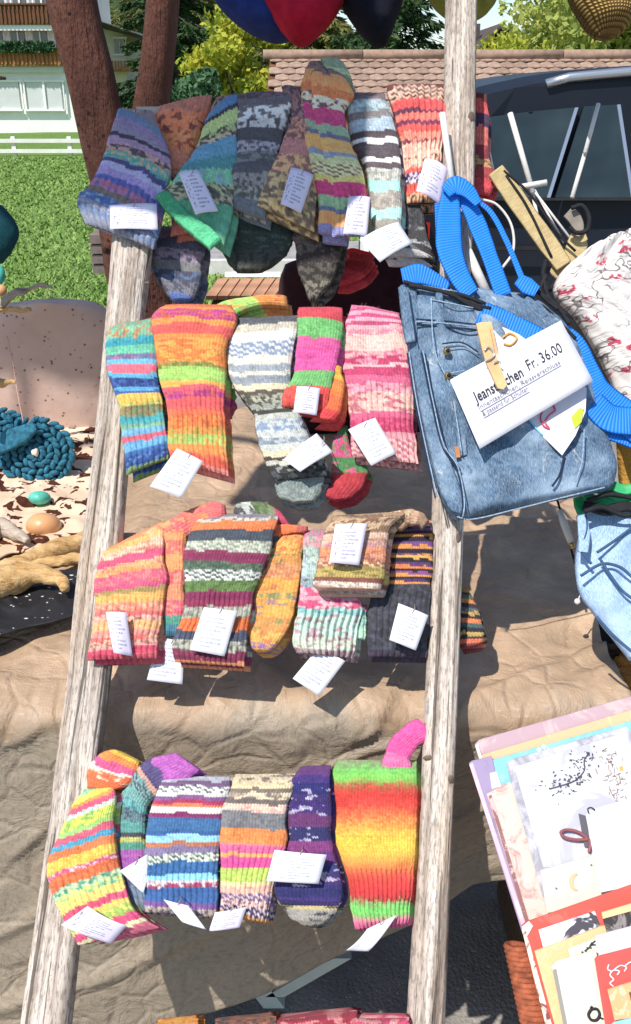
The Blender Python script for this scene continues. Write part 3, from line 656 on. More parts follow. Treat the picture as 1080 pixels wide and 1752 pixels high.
# ================================================================ THE STALL
# ---- table and its crumpled brown fleece
def facet(x, y, s):
    wx = x+.5*noise(x*.7, y*.7, 0, s+3); wy = y+.5*noise(x*.7, y*.7, 5, s+4); r = 0
    for q in range(5):
        a = q*1.257+s; t = wx*math.cos(a)+wy*math.sin(a)+.6*noise(wx*.6, wy*.6, q, s+q); r = r+np.abs((t % 1)-.5)*(noise(wx*.5, wy*.5, q*3, s)+.6)
    return r/3
def hemz(x): return np.interp(x, [-1.6, -.36, -.18, -.05, .05, .15, .25, .6], [.0, .11, .171, .24, .30, .37, .45, .5])
def cloth_xy():
    nx, ns_ = 300, 330; x0 = -1.45
    u = np.linspace(0, 1, nx)[None, :]; s = np.linspace(0, 1, ns_)[:, None]
    yb, yf = 2.44, 1.135; zt = .768; r = .03; la = yb-yf; tot = la+r*1.57+.62
    d = s*tot
    xr = .475+.16*np.clip((la-d)/la, 0, 1)-.03*np.sin(d*7)-.05*np.clip((d-la)/.3, 0, 1)
    x = x0+(xr-x0)*u
    hl = .768-hemz(x)
    top = d < la; arc = (d >= la) & (d < la+r*1.57)
    a = np.clip((d-la)/r, 0, 1.57); dd = np.clip((d-la-r*1.57)/.62, 0, 1)*(hl-r)
    y = np.where(top, yb-d, yf-r*np.sin(a))+0*u; z = np.where(top, zt, zt-r+r*np.cos(a)-dd)+0*u
    y = np.where(d >= la+r*1.57, yf-r-.05*dd, y)
    nz = np.where(top, 1.0, np.cos(a))+0*u; ny = -np.where(top, 0.0, np.sin(a))+0*u
    c = crumple(x*3.2, d*4.0+.6*x, 3)*.016+facet(x*6, d*6, 8)*.028+facet(x*18, d*16, 12)*.007+.02*fbm(x*3, d*3, 0, 4)
    c = c*(1-.62*np.clip((d-la+.05)/.15, 0, 1))
    for (xa, da, xb, db, am) in ((-.50, 1.40, -.36, 1.33, .010), (-.50, 1.60, -.39, 1.50, .012), (-.27, 1.34, -.17, 1.18, .012), (.02, 1.42, .17, 1.24, .012), (-.45, 1.05, -.30, .98, .012), (.18, .85, .42, .60, .016), (.2, 1.05, .45, .95, .008), (-.2, 1.72, .06, 1.5, .009), (-.3, 1.85, -.05, 1.62, .008)):
        tx, td = xb-xa, db-da; ll = math.hypot(tx, td); al = ((x-xa)*tx+(d-da)*td)/ll**2; sd2 = ((x-xa)*td-(d-da)*tx)/ll+.006*noise(x*20, d*20, 0, 7)
        c = c+am*np.clip(1-np.abs(al-.5)*1.5, 0, 1)*np.where(sd2 > 0, np.exp(-sd2/.03), np.exp(sd2/.003))
    # a raised heap on the right
    c = c+.022*np.clip(1-np.abs((d-.62-.35*(x-.1))/.06), 0, 1)*(x > .05)+.03*np.exp(-((x-.33)/.13)**2-((d-.95)/.2)**2)
    c = c+.010*np.clip(1-np.abs((d-1.50+.55*(x+.1))/.02), 0, 1)+.012*np.clip(1-np.abs((d-1.72+.3*x)/.03), 0, 1)
    vf = np.clip((d-la)/.1, 0, 1); c = c*(1-.15*vf)+vf*.004*np.sin(x*17+2*np.sin(x*5)+d*2)
    flat = np.clip((x+.36)/-.05, 0, 1)*np.clip((1.02-d)/.1, 0, 1); c = c*(1-.85*flat)
    V = np.stack([x, y+ny*c, z+nz*c], -1)
    uv = np.stack([x+0*d, d+0*x], -1)
    return V, uv
V, uv = cloth_xy(); nv_, nu_ = V.shape[:2]
k = N('brown_fleece_cloth', .55, .45); co = k.co('UV'); f = k.noise(co, 7, 5, .6); fib = k.noise(k.co('UV', (60, 260, 1), (0, 0, .5)), 1, 3, .7, .5); fb2 = k.noise(k.co('UV', (240, 60, 1), (0, 0, .5)), 1, 3, .7, .5)
cl_ = k.ramp(f, [(.25, (.26,.18,.115)), (.5, (.41,.285,.185)), (.78, (.62,.43,.285))])
dk = k.step(k.noise(co, 55, 4, .8), .60, .72); cl_ = k.mix(k.math('MULTIPLY', dk, .5), cl_, (.16,.12,.085)); lt = k.step(fib, .58, .74)
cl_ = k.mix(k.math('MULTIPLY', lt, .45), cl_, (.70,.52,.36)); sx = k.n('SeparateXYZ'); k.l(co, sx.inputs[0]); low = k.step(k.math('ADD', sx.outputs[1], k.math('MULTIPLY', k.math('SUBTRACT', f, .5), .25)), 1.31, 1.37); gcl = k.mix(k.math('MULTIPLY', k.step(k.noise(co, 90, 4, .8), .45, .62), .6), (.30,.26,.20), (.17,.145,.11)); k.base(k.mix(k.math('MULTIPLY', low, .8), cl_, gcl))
cr_ = k.noise(co, 14, 5, .7, 1.6); vv = k.n('TexVoronoi', feature='DISTANCE_TO_EDGE'); vv.inputs['Scale'].default_value = 16; wn = k.n('TexNoise'); wn.inputs['Scale'].default_value = 6; k.l(co, wn.inputs['Vector']); k.l(k.mix(.12, co, wn.outputs['Color']), vv.inputs['Vector']); k.bump(k.step(vv.outputs['Distance'], 0, .12), .35, .006); k.bump(cr_, .6, .010); k.bump(fib, .35, .0012); k.bump(fb2, .35, .0012)
CLOTH = k.m
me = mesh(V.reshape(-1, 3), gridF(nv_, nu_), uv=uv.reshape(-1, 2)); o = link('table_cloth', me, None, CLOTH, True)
tag(o, 'crumpled brown fleece cloth draped over the table behind the ladder', 'cloth')
sm = o.modifiers.new('thickness', 'SOLIDIFY'); sm.thickness = .0015; sm.offset = -1
tb = empty('trestle_table', (-.45, 1.75, 0), 'long table hidden under the brown cloth with pale metal legs', 'table')
bxobj('tabletop', (-.49, 1.80, .715), (.93, .60, .014), plain('table_board', (.35,.27,.2), .8, .2, 6), tb)
pm = plain('pale_green_metal', (.48,.53,.48), .5, .1, 12)
def tabpt(px, py, y): return tuple(P(px, py, Dy(y)(px, py)))
for a, b, w in (((425, 1668), (500, 1765), .020), ((585, 1640), (470, 1706), .018)):
    p0 = np.array(tabpt(*a, 1.20)); p1 = np.array(tabpt(*b, 1.20)); dirn = p1-p0; p0 = p0-dirn*(.6 if a[0] < 440 else 0); 
    if p0[2] > .69: p0 = p1-dirn*((p1[2]-.69)/dirn[2])
    e = p0+(p1-p0)*(p0[2]-.01)/(p0[2]-p1[2]) if a[0] < 440 else p1
    MB().prism([tuple(p0+np.array([-w, 0, 0])), tuple(p0+np.array([w, 0, 0])), tuple(e+np.array([w, 0, 0])), tuple(e+np.array([-w, 0, 0]))], (0, -1, 0), .025).build('leg', pm, tb)
for x in (-1.3, -.2, .38):
    MB().tube([(x, 2.25, 0), (x, 2.25, .7)], .016, 8).build('leg', pm, tb)
MB().tube([(-1.3, 1.3, 0), (-1.3, 1.3, .7)], .016, 8).build('leg', pm, tb)

# ---- the ladder
lad = empty('wooden_ladder', tuple(pt(400, 1900)), 'old weathered grey wooden ladder leaning back as a sock display', 'ladder')
kw = dict(mat=WOOD, parent=lad, wr=.0035, wf=9, power=5, back=1.0, nf=22, nb=14, nv=160, T=.024, off=0)
def rrel(s_): 
    def f(u, v): return .0012*np.sin(u*40+3*np.sin(v*6+s_)+s_)-.003*np.exp(-((u-.45-.05*np.sin(v*9))/.025)**2)*(np.sin(v*13+s_) > .2)
    return f
loftobj('rail', [(765, -120, 819, -120, -.0), (762, 0, 817, 0), (757, 300, 812, 300), (750, 560, 803, 560), (741, 800, 796, 800), (737, 950, 792, 950), (722, 1300, 779, 1300), (708, 1550, 770, 1550), (695, 1752, 762, 1752), (680, 2100, 750, 2100)], relief=rrel(1), seed=3, **kw)
loftobj('rail', [(214, 205, 264, 205), (206, 260, 266, 260), (192, 430, 262, 430), (181, 560, 246, 560), (158, 800, 221, 800), (131, 1000, 206, 1000), (118, 1150, 192, 1150), (98, 1300, 174, 1300), (72, 1500, 150, 1500), (36, 1752, 124, 1752), (0, 2100, 100, 2100)], relief=rrel(4), seed=8, **kw)
kn = plain('dark_wood_knot', (.16,.115,.085), .9, .4, 60)
for (px, py, w_, h_, a_) in ((806, 205, 9, 17, .2), (735, 1297, 14, 6, .3), (771, 1335, 7, 12, .1), (252, 484, 7, 3, 0), (784, 925, 6, 18, .1)):
    c_ = pt(px, py, Dlad, .021); s_ = 1/1100
    MB().ball(c_, (w_*s_*.7, .003, h_*s_*.8), 14, 8, None).build('knot', kn, lad, True)
for py, lo in ((196, 0), (566, 0), (925, 0), (1345, 0), (1790, 0)):
    xl = np.interp(py, [100, 430, 1000, 1500, 1752], [240, 225, 168, 110, 80]); xr_ = np.interp(py, [0, 950, 1752], [790, 765, 728])
    a = pt(xl, py, Dlad, -.03); b = pt(xr_, py, Dlad, -.03)
    MB().tube(smoothpts([tuple(a), tuple((a+b)/2), tuple(b)], 16), .012, 12).build('rung', WOOD, lad, True)

# ---- pairs of socks --------------------------------------------------------
def pair(px, py, label, row, cat='socks'):
    g = ['first', 'second', 'third', 'fourth', 'fifth'][row-1]
    return empty('sock_pair', tuple(pt(px, py)), label, cat, 'knitted sock pairs on the '+g+' rung')
# row 1 (shaded colours are given at their own strength)
G1 = 2.7
p = pair(235, 190, 'mauve, navy and teal striped sock pair over the left rail on the top rung', 1)
sock(p, [(206, 188, 262, 190), (196, 215, 280, 235), (180, 262, 294, 282), (163, 305, 285, 335), (133, 350, 274, 400), (146, 384, 264, 428)],
  '6b5a5c,1 4c5f76,1 6b5a78,1.4 6a5f72,1 2c2737,.6 7a6178,1 8b6a62,1,2c2737,.3 3e7673,1.2,8b7a5c,.3 35305a,.7 84809c,.8 7b6a96,1 40457c,.8 845068,1.3,4c4a7c,.3 5c5148,.8 354a78,1.3,6a7c90,.3 6a6a78,1,3c5070,.3 48566e,1.2 5c5f6e,1', gain=G1, rib=.55, arc=-.10, tilt=-.10, off=.035, second=False)
sock(p, [(265, 390, 345, 392), (258, 420, 350, 430), (262, 470, 345, 475), (285, 505, 335, 510), (300, 520, 325, 520)], '6b5a6c,1 3c3c52,1 6c6074,1,2c2c3c,.4 5a5a5c,1 40506c,1,303040,.4 54545c,1.5,303040,.5 3c5080,1', name='sock', gain=G1*.8, off=-.03, rib=2)
price_tag(p, [(188, 350), (268, 348), (270, 393), (190, 395)], .055, fold=.004)
p = pair(315, 175, 'rusty orange sock pair between the mauve pair and the green cuffed pair', 1)
sock(p, [(268, 182, 362, 160), (268, 200, 356, 195), (272, 240, 345, 235), (290, 290, 325, 290), (292, 360, 330, 360), (292, 405, 335, 400)], 'a05a42,1 c0643c,2,5c2c28,.15 cc7040,2,7c3428,.2 b06a50,2 a87060,1.5,4c3038,.3 8a5a60,2 9c5a48,1.5 a05a50,1.5', gain=G1*.85, rib=2, off=.0)
p = pair(390, 165, 'green, teal and olive sock pair with a bright green rolled cuff', 1)
sock(p, [(372, 168, 410, 164), (352, 205, 408, 215), (332, 255, 406, 270), (305, 295, 400, 330), (276, 335, 396, 380), (268, 345, 385, 425)],
  '8c6450,.6,302c30,.4 4a6c8c,1 33303c,.4 98a468,1.2 8a9460,.6,302c30,.4 a08c78,.5,302c30,.4 4c7890,1.6 3c6e74,1 649c78,1.3,6c8090,.2 8c8c64,1.1,343438,.4 948c70,1.0,343a38,.4 448064,.8', gain=G1*.9, off=.028, arc=-.06, tilt=.18, rib=2)
sock(p, [(268, 332, 282, 328), (268, 340, 292, 330), (300, 378, 322, 362), (340, 412, 366, 390), (360, 428, 380, 408)], '3c9c6c,1 48ac78,1', name='cuff', gain=G1*.55, off=.052, T=.008, rib=2, second=False, curl=0)
price_tag(p, [(306, 296), (340, 292), (374, 360), (335, 369)], .062)
p = pair(455, 165, 'charcoal and grey flecked sock pair left of the orange and magenta pair', 1)
sock(p, [(402, 168, 505, 160), (402, 195, 500, 190), (405, 240, 484, 245), (398, 290, 470, 295), (392, 330, 462, 345), (384, 352, 456, 378)],
  '5a4444,.8,302830,.5 4c4448,.7 aaa4a4,1.1,3c383c,.4 908c8c,.7,302c30,.3 3a363c,1.2 78747c,1,343038,.4 5a5a5c,1,38383c,.4 3c3c44,1 6c6868,1,343438,.4 74746c,1,3c3c38,.5 50545a,1', gain=G1, off=.022, rib=2)
sock(p, [(430, 290, 478, 300), (420, 330, 470, 345), (410, 370, 455, 385)], '44444c,1 6c6c70,1,303034,.4 54545c,1 80807c,.8,38383c,.4', name='sock', gain=G1, off=.005, rib=2, second=False)
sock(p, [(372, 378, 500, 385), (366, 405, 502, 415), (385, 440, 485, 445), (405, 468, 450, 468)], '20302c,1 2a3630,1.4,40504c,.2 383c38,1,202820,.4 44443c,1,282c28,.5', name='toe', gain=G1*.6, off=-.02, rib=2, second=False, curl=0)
p = pair(500, 165, 'brown, mauve and olive flecked sock pair tucked behind the orange and magenta pair', 1)
sock(p, [(482, 150, 530, 158), (498, 200, 540, 205), (478, 255, 545, 260), (456, 305, 545, 330), (438, 352, 538, 398)], '70504c,1,3c3038,.4 84605c,1.4,4c3440,.5 a4705c,1.4,5c4040,.4 94605c,1 b4845c,1.3,6c4844,.5 9c8460,1.2,54443c,.5 a48c5c,.8,54443c,.5', gain=G1*.9, off=.026, rib=.86)
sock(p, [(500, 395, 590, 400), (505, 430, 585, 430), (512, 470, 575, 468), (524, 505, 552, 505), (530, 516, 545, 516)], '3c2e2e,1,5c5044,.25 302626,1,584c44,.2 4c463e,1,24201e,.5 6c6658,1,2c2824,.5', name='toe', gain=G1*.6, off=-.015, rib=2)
price_tag(p, [(498, 286), (537, 300), (515, 364), (480, 351)], .052)
p = pair(570, 150, 'orange, magenta and grey-green striped sock pair standing above the top rung', 1)
sp_ = '6a5048,1.2,3c3038,.3 c0743c,1.3 a85c30,1 c8a48c,1.3,3c3038,.35 a02c5c,1.8 74886c,1 545468,.5 cc8444,1.6 6c7488,.6 9c9c70,.8 b4a478,1.3,4c4038,.4z ac9c54,.6 a4285c,1.5 74906c,1.1 4c5870,.5 c87c40,1.4 6c6c94,.8'
sock(p, [(526, 108, 560, 106), (516, 140, 558, 138), (514, 185, 556, 185), (520, 235, 560, 238), (532, 290, 575, 300), (544, 350, 590, 360), (545, 402, 590, 404)], sp_, gain=G1*.85, off=.028, rib=2)
sock(p, [(533, 110, 572, 108), (532, 145, 604, 158), (534, 185, 590, 190), (540, 240, 602, 245), (556, 300, 622, 300), (568, 350, 631, 350), (566, 405, 630, 405)], sp_, gain=G1*.9, off=.040, rib=.7, second=False)
sock(p, [(548, 102, 580, 100), (555, 120, 598, 125), (570, 150, 605, 152), (585, 168, 602, 165)], '6c7860,1 8c9870,1,54443c,.3 5c6c54,1 704848,1', name='heel', gain=G1*.85, off=.015, rib=2, curl=0)
price_tag(p, [(597, 337), (634, 338), (628, 403), (587, 402)], .060)
p = pair(625, 165, 'grey-brown sock pair with turquoise and white stripes, beside the orange and magenta pair', 1)
sock(p, [(592, 160, 656, 163), (592, 185, 664, 182), (600, 240, 682, 240), (622, 285, 686, 290), (632, 340, 688, 345), (640, 400, 692, 405), (660, 440, 735, 440)],
  '6c5c60,2.1 98a8ac,1.5,74848c,.3 746c6c,1 98a8b4,1.6 4c4044,1 d4d0d0,.8 4c4248,2.6 d4ccc8,.9 54484c,1 b4b0a8,1.6,8c8c84,.3 94ccc0,1.5 8c847c,2.6,a49c90,.3 98d0c0,1.6 8c867c,1.6 90c4b8,1 5c5c60,2 b4b0ac,1', gain=1.5, off=.02, rib=2, arc=.03)
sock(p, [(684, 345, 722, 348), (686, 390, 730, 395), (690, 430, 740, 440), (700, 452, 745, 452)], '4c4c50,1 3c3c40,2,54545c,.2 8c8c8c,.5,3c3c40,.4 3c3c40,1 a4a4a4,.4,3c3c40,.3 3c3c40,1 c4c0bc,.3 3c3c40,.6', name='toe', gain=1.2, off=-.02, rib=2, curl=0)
price_tag(p, [(615, 410), (681, 381), (706, 414), (650, 452)], .055, mat=TAGP, bend=.008)
p = pair(715, 150, 'red, coral and navy sock pair with cream flecks hanging against the right rail', 1)
sock(p, [(664, 152, 765, 142), (662, 170, 768, 165), (676, 205, 762, 205), (686, 250, 758, 252), (690, 300, 752, 300), (694, 350, 752, 350)],
  '6c3028,.5 c4a08c,1.2,4c2c28,.4z d4a890,.8,4c2c28,.3z e04c4c,1.2 6c3450,.5 e47464,1.0 7c3458,.6 e05048,1 e48c74,.8 7c3848,.5,e49484,.4 eca894,1.6,f4c8b0,.4 f0b49c,1,4c3430,.15 f0bca4,.8,e49484,.3 e45c50,.7 2c3464,.8,d8c8d4,.3 dcd0d4,.8,2c3464,.3 e45c4c,1.2 ecb48c,.8,4c3430,.3', gain=1.25, off=-.005, rib=.0, ra=.0028)
sock(p, [(800, 160, 832, 165), (800, 200, 838, 205), (802, 260, 835, 265), (806, 300, 850, 305), (806, 330, 840, 335)], '6c3028,.8 d85454,1 4c3454,1 d86c60,1.5 8c3440,1 c09060,.8,4c3430,.4 a03c40,1 cc4048,1', name='toe', gain=1.2, off=-.06, rib=2, curl=0)
price_tag(p, [(727, 271), (766, 291), (754, 347), (711, 332)], .045, bend=.01)
# knitted things hanging low behind the first row
p = pair(610, 430, 'crumpled red knitted mitten showing below the turquoise striped pair', 1, 'mitten')
sock(p, [(600, 430, 640, 440), (590, 450, 640, 455), (575, 470, 620, 478), (572, 488, 590, 490)], 'd03038,1 b01c2c,1 d83040,1', gain=1.2, off=-.10, rib=2, curl=0)
# row 2
p = pair(232, 552, 'teal, royal blue and yellow striped sock pair over the left rail on the second rung', 2)
sock(p, [(200, 552, 268, 545), (184, 572, 272, 560), (186, 640, 272, 640), (205, 700, 280, 690), (213, 760, 288, 745), (215, 812, 290, 786)],
  'a06078,.7 78b490,1.2,c48c64,.2 84c4a0,1.4,c48454,.25 38a8b8,.9 6cc8a4,.9 6c7ca4,.7,a47498,.4 6cb8dc,.6 ec6c80,1.1 5cb4dc,.7 3c64ac,1.4,2c4488,.5 5cacdc,.5 3c64ac,.5 f0c454,1.2 b4c464,.7,f0c454,.3 9c8458,1.5,6c9470,.4 44acb4,1.1 84b494,.6 78b8dc,.9 e46478,.8 6cb4e0,1.1 3c70b4,.8 2c5098,1.4,5c8cc8,.3 88a868,.4', off=.036, rib=.5, gain=1.0)
p = pair(330, 530, 'bright orange, coral and lime sock pair, widest on the second rung', 2)
sock(p, [(288, 525, 395, 520), (262, 545, 405, 545), (268, 600, 388, 600), (272, 650, 388, 655), (285, 700, 385, 700), (288, 760, 390, 765), (290, 790, 392, 815)],
  'ec7444,1 f48c44,.7 c44484,1.6,d8643c,.3 f49444,.9 ec5c54,1.4 f08c3c,.6 f4a040,1.6,ec6c34,.5w f08434,1.6,f4b848,.4w b49448,.6,708c3c,.4 a4d464,1.8,b8dc70,.3 f4b450,.8 e45c6c,.8 b83c84,1,d85c5c,.3 ec5c5c,1.8 f07044,1.0 f08c3c,1.6,e4643c,.4 ec9c44,.9,b4a444,.4 acc864,1.3,f0a044,.2 f49444,1 ec6448,.7 f08c84,.4', off=.040, rib=.55)
sock(p, [(350, 548, 400, 558), (372, 522, 405, 548), (420, 512, 440, 530), (470, 508, 480, 528), (492, 508, 495, 528)], 'ec7444,1 a4dc6c,1.4,f4a04c,.2 b4dc6c,1 f49844,1.2 f4a450,1,ec6c3c,.3', name='foot', off=-.012, rib=2, curl=0)
sock(p, [(388, 665, 402, 668), (378, 690, 405, 695), (375, 720, 398, 718)], '8cc864,1 d84c7c,1 d85c6c,1', name='heel', off=-.0, rib=2, curl=0, second=False)
price_tag(p, [(303, 767), (348, 790), (310, 852), (257, 833)], .062, mat=TAGP)
p = pair(455, 550, 'white, pale grey and cream patterned sock pair mid second rung', 2)
sock(p, [(404, 548, 515, 540), (390, 585, 508, 580), (388, 620, 500, 625), (402, 665, 498, 665), (430, 705, 512, 700), (442, 750, 530, 745), (455, 790, 552, 780), (470, 825, 560, 815)],
  '5c6068,1.2 c8c0ac,.9 ecece4,1.3 8c9cb8,1.5,e8e8e4,.5z e4e0d0,1 a0a8b0,1 dcd8cc,.6 98a0a8,1.2 e8dcb8,.9 6c6054,.6 b8b8a4,1.4,4c4c40,.35 a8aca0,1,54584c,.3 4c4840,.6 c0c4bc,1 8ca0bc,1.3,d0d4d0,.5 d0d4d0,.9 8c98a4,1,c0c8cc,.4 ccd0c8,.8 e4d8b4,.8 504840,.5 d8d4c4,.6 3c3c3c,1,9c9c94,.35 54585c,.9,2c2c30,.4', off=.034, rib=2, arc=.04)
sock(p, [(478, 808, 558, 802), (470, 832, 556, 828), (478, 852, 548, 848), (500, 864, 530, 862)], '3c3c40,.7,8c9090,.4 8c9894,1,7c8c88,.4 98a49c,1.6,7c8884,.4', name='toe', off=.018, rib=2, curl=0)
price_tag(p, [(485, 786), (542, 742), (570, 772), (514, 809)], .058, mat=TAGP, bend=.007)
p = pair(548, 530, 'fuzzy red, green and pink sock pair left of the all pink pair', 2)
sock(p, [(508, 524, 586, 528), (508, 560, 586, 570), (506, 610, 580, 610), (496, 650, 570, 650), (482, 672, 564, 680), (482, 695, 562, 705)], 'dc4050,1.3 7cc874,1.8,68b864,.3 e4589c,.9 e454a4,2.4,dc4494,.4 74bc6c,1.6 e44444,1.8,ec5c44,.4', off=.048, rib=2, wr=.005)
sock(p, [(572, 622, 584, 628), (566, 650, 590, 660), (560, 690, 585, 700), (540, 715, 575, 722), (530, 722, 565, 726)], 'f4b43c,1 f08434,1 f46c34,1 e43c3c,1', name='heel', off=.036, rib=2, curl=0)
sock(p, [(582, 728, 594, 728), (570, 760, 600, 765), (566, 800, 628, 800), (562, 832, 625, 830), (556, 850, 605, 850), (575, 858, 595, 856)], '5c9c5c,.8 d8548c,1.4,5c9c54,.2 4c8c50,1.2,d8548c,.15 c43440,1.2 b82c3c,1', name='toe', off=-.0, rib=2, curl=0)
price_tag(p, [(508, 661), (548, 665), (542, 710), (502, 707)], .066)
p = pair(645, 530, 'all pink sock pair in rose, blush and raspberry beside the denim bag', 2)
sock(p, [(602, 520, 685, 534), (590, 560, 690, 560), (584, 605, 702, 605), (590, 650, 708, 655), (598, 710, 708, 715), (600, 755, 712, 755), (602, 782, 718, 795)],
  'e87ca0,.6 d84878,.4 f0a4bc,.5 d84c7c,.5 f0a8bc,.5 d0507c,.5 f0b4bc,.6 e88ca0,.6,f4c4c4,.4w f4c8bc,1.8 ecaca8,.7,d8648c,.3 c43c68,.9,e898ac,.25w f0b8bc,.4 c83c6c,1 d86088,.9 e89cac,1.2,c84c70,.3w f0bcb0,2.4,c05c74,.3w d85c84,.8 cc3468,1.8,dc5880,.3 eca0ac,.8 f0b4b0,1.9,c0607c,.35z', off=.028, rib=.5, tilt=.02)
price_tag(p, [(596, 735), (642, 715), (679, 775), (635, 798)], .055, mat=TAGP)
# row 3
p = pair(230, 930, 'coral, yellow and pink striped sock pair over the left rail on the third rung', 3)
sock(p, [(192, 932, 282, 890), (172, 950, 280, 935), (160, 990, 286, 985), (162, 1040, 278, 1050), (156, 1090, 272, 1090), (150, 1132, 270, 1126)],
  'f49c5c,.9 f4b868,.7 f0c4a4,1,e47c6c,.3w e4547c,1 f4b478,.7,e8847c,.3 f4a864,.5 e85c7c,1.4,ec7c7c,.4 d8547c,.5 b49858,.5 f4b45c,1 ec8c6c,1,f0b498,.4 e86c6c,.6 f0b49c,.8,a4605c,.2 f4b470,1.3,f4bc84,.4 f0988c,.8 e8746c,.8,f4c49c,.3 f0b0a0,1,b8786c,.25 d84468,1 e05c6c,.6', off=.036, rib=.45, tilt=.06)
sock(p, [(240, 915, 262, 945), (290, 888, 312, 925), (330, 868, 345, 905), (362, 858, 368, 895), (386, 862, 388, 885)], 'f0b48c,1 f4a464,1,e8746c,.2 e86c70,1,f4a464,.4 ec7c64,1 f48c54,.8,e46470,.4 ec6c6c,1', name='foot', off=.02, rib=2, curl=0, second=False)
sock(p, [(285, 905, 322, 905), (280, 960, 322, 960), (278, 1020, 320, 1020), (280, 1055, 318, 1055), (282, 1090, 310, 1090)], 'f49c5c,1 e87468,1,f4a464,.3 f4a060,1.2 e8646c,1,f0a080,.3 f0986c,1 e86478,1.2,f08c7c,.4 5cac94,.6 4c8ca4,.8', name='sock', off=.014, rib=2, curl=0, second=False)
price_tag(p, [(181, 1047), (217, 1048), (226, 1123), (196, 1117)], .058, bend=.008)
price_tag(p, [(272, 1090), (316, 1098), (312, 1171), (252, 1163)], .012, mat=TAGP)
p = pair(400, 890, 'burgundy, slate, orange and cream striped sock pair near the middle of the third rung', 3)
sock(p, [(345, 882, 480, 880), (326, 905, 472, 905), (316, 945, 462, 950), (316, 1000, 440, 1000), (312, 1050, 428, 1050), (298, 1095, 424, 1100), (296, 1132, 420, 1140)],
  '8c8494,.7 d4ccb8,.6,8c8478,.3 ec7c3c,1.4 4c5460,1.3 c8ccb8,1.4,8c9484,.35z 8c3058,1.4 4c6454,1.1,6c7c64,.3 d8dcd4,1.4,3c4c44,.4z 6c8c4c,1.4,54703c,.3 8c2c58,1.2 9c345c,.8 b8b8a8,1.5,8c8c7c,.35 ec7434,1.6 4c5468,1.2 b4b4a4,1.3,6c6c68,.3 8c3054,1.2 ec9464,.5', off=.042, rib=.52, arc=.01)
sock(p, [(398, 880, 420, 895), (405, 862, 430, 890), (440, 858, 450, 895), (470, 868, 475, 898), (490, 890, 500, 906)], 'a4a49c,1,4c4c4c,.4 c8ccc0,1,4c5450,.4 5c7448,1.2,7c8c60,.4 849468,.6 c84468,1.2', name='toe', off=.012, rib=2, curl=0)
sock(p, [(440, 898, 445, 918), (480, 896, 485, 915), (510, 898, 510, 912), (528, 902, 528, 910)], 'f0a08c,1 f07c44,1 c86458,.6', name='heel', off=.02, rib=2, curl=0, second=False, T=.006)
price_tag(p, [(349, 1039), (406, 1046), (384, 1123), (325, 1112)], .062, mat=TAGP)
p = pair(490, 910, 'yellow-orange flecked sock pair with a rounded toe, right of the burgundy pair', 3)
sock(p, [(478, 912, 522, 908), (458, 940, 520, 940), (440, 990, 516, 985), (430, 1035, 506, 1035), (424, 1075, 492, 1080), (426, 1105, 470, 1108), (440, 1117, 458, 1116)],
  'f0a44c,1,c87c44,.3 f4b44c,1.5,e87c44,.25 e89c44,1,5c8c64,.15 f0a868,1.4,d8845c,.35w f4ac44,1.4,e07c4c,.3w 9c9c64,.6,f0ac4c,.5 f4b04c,1.6,a47c94,.2w e8984c,1.2,8c9c5c,.25w f4b850,1,d8844c,.3 9878ac,.7,e8a060,.3 f0a850,.7', off=.018, rib=2, arc=.05)
p = pair(555, 905, 'mint green and pink ribbed sock pair under the folded brown pair', 3)
sock(p, [(520, 908, 565, 905), (518, 960, 580, 960), (514, 1010, 606, 1012), (510, 1040, 622, 1040), (503, 1070, 612, 1072), (500, 1100, 610, 1105), (506, 1116, 604, 1125)],
  'd87c9c,1,a4a4a0,.3 e8a0a8,1,8ca090,.3 b4ccc0,1,8c8c94,.3 cce0cc,1,98b0b4,.3 b8d4cc,1.5,a4a4b4,.3 9cb4bc,.8,4c6474,.3 d85c84,.9,f0c0c8,.3 e4a0b0,.5 d84c78,.9,f0b8c4,.3 a8d4c8,.8,78b0b8,.3 c4e0d0,2.2,c0909c,.22 d0dcc8,1.4,b07c88,.3 c8acac,.5,9c6c84,.4', off=.026, rib=.62, ra=.0035)
sock(p, [(604, 1035, 628, 1036), (602, 1070, 628, 1070), (600, 1092, 625, 1096)], 'd87c98,.6 a4d4c0,1.2,8cb8ac,.3 b4dcc0,1', name='sock', off=.014, rib=0, curl=0, second=False)
price_tag(p, [(546, 1107), (591, 1131), (546, 1191), (501, 1161)], .022, mat=TAGP)
p = pair(690, 900, 'charcoal sock pair with thin orange and purple stripes on top, third rung', 3)
sock(p, [(662, 895, 740, 888), (662, 935, 742, 935), (660, 980, 740, 980), (636, 1020, 738, 1020), (628, 1070, 735, 1070), (628, 1124, 732, 1126)],
  '2c2430,.3 e8944c,.3 2c2430,.35 8c5c8c,.3 2c2430,.3 ec9c44,.3 302838,.35 74488c,.35 e89444,.35 2c2834,.4 6c3c7c,.3,ec9c4c,.3 ecac4c,.3 2c2830,.4 5c3c74,.35 e8843c,.3 2c2830,.35 8c508c,.3 eca044,.3 30282c,.35 54346c,.3 ec9c44,.35 3c3c44,1.8,50505c,.3 40404a,3,4c4c58,.3 3c3c46,2.4,505060,.3 483c50,.6', off=.014, rib=.5, second=True)
sock(p, [(775, 1000, 800, 1005), (780, 1030, 816, 1035), (782, 1070, 826, 1072), (785, 1100, 828, 1098), (790, 1110, 815, 1108)], 'c08c44,.4 3c3c44,.3 5c6c54,.3 e08c44,.3 38343c,.3 5c6470,.3 c09c4c,.3 34303c,.3 e07c44,.3 4c6464,.3 34303c,.3 c0a454,.3 34303c,.3 e0744c,.3 8c3c44,.3', name='toe', off=-.035, rib=2, curl=0)
price_tag(p, [(682, 1032), (733, 1053), (712, 1113), (666, 1095)], .046, mat=TAGP)
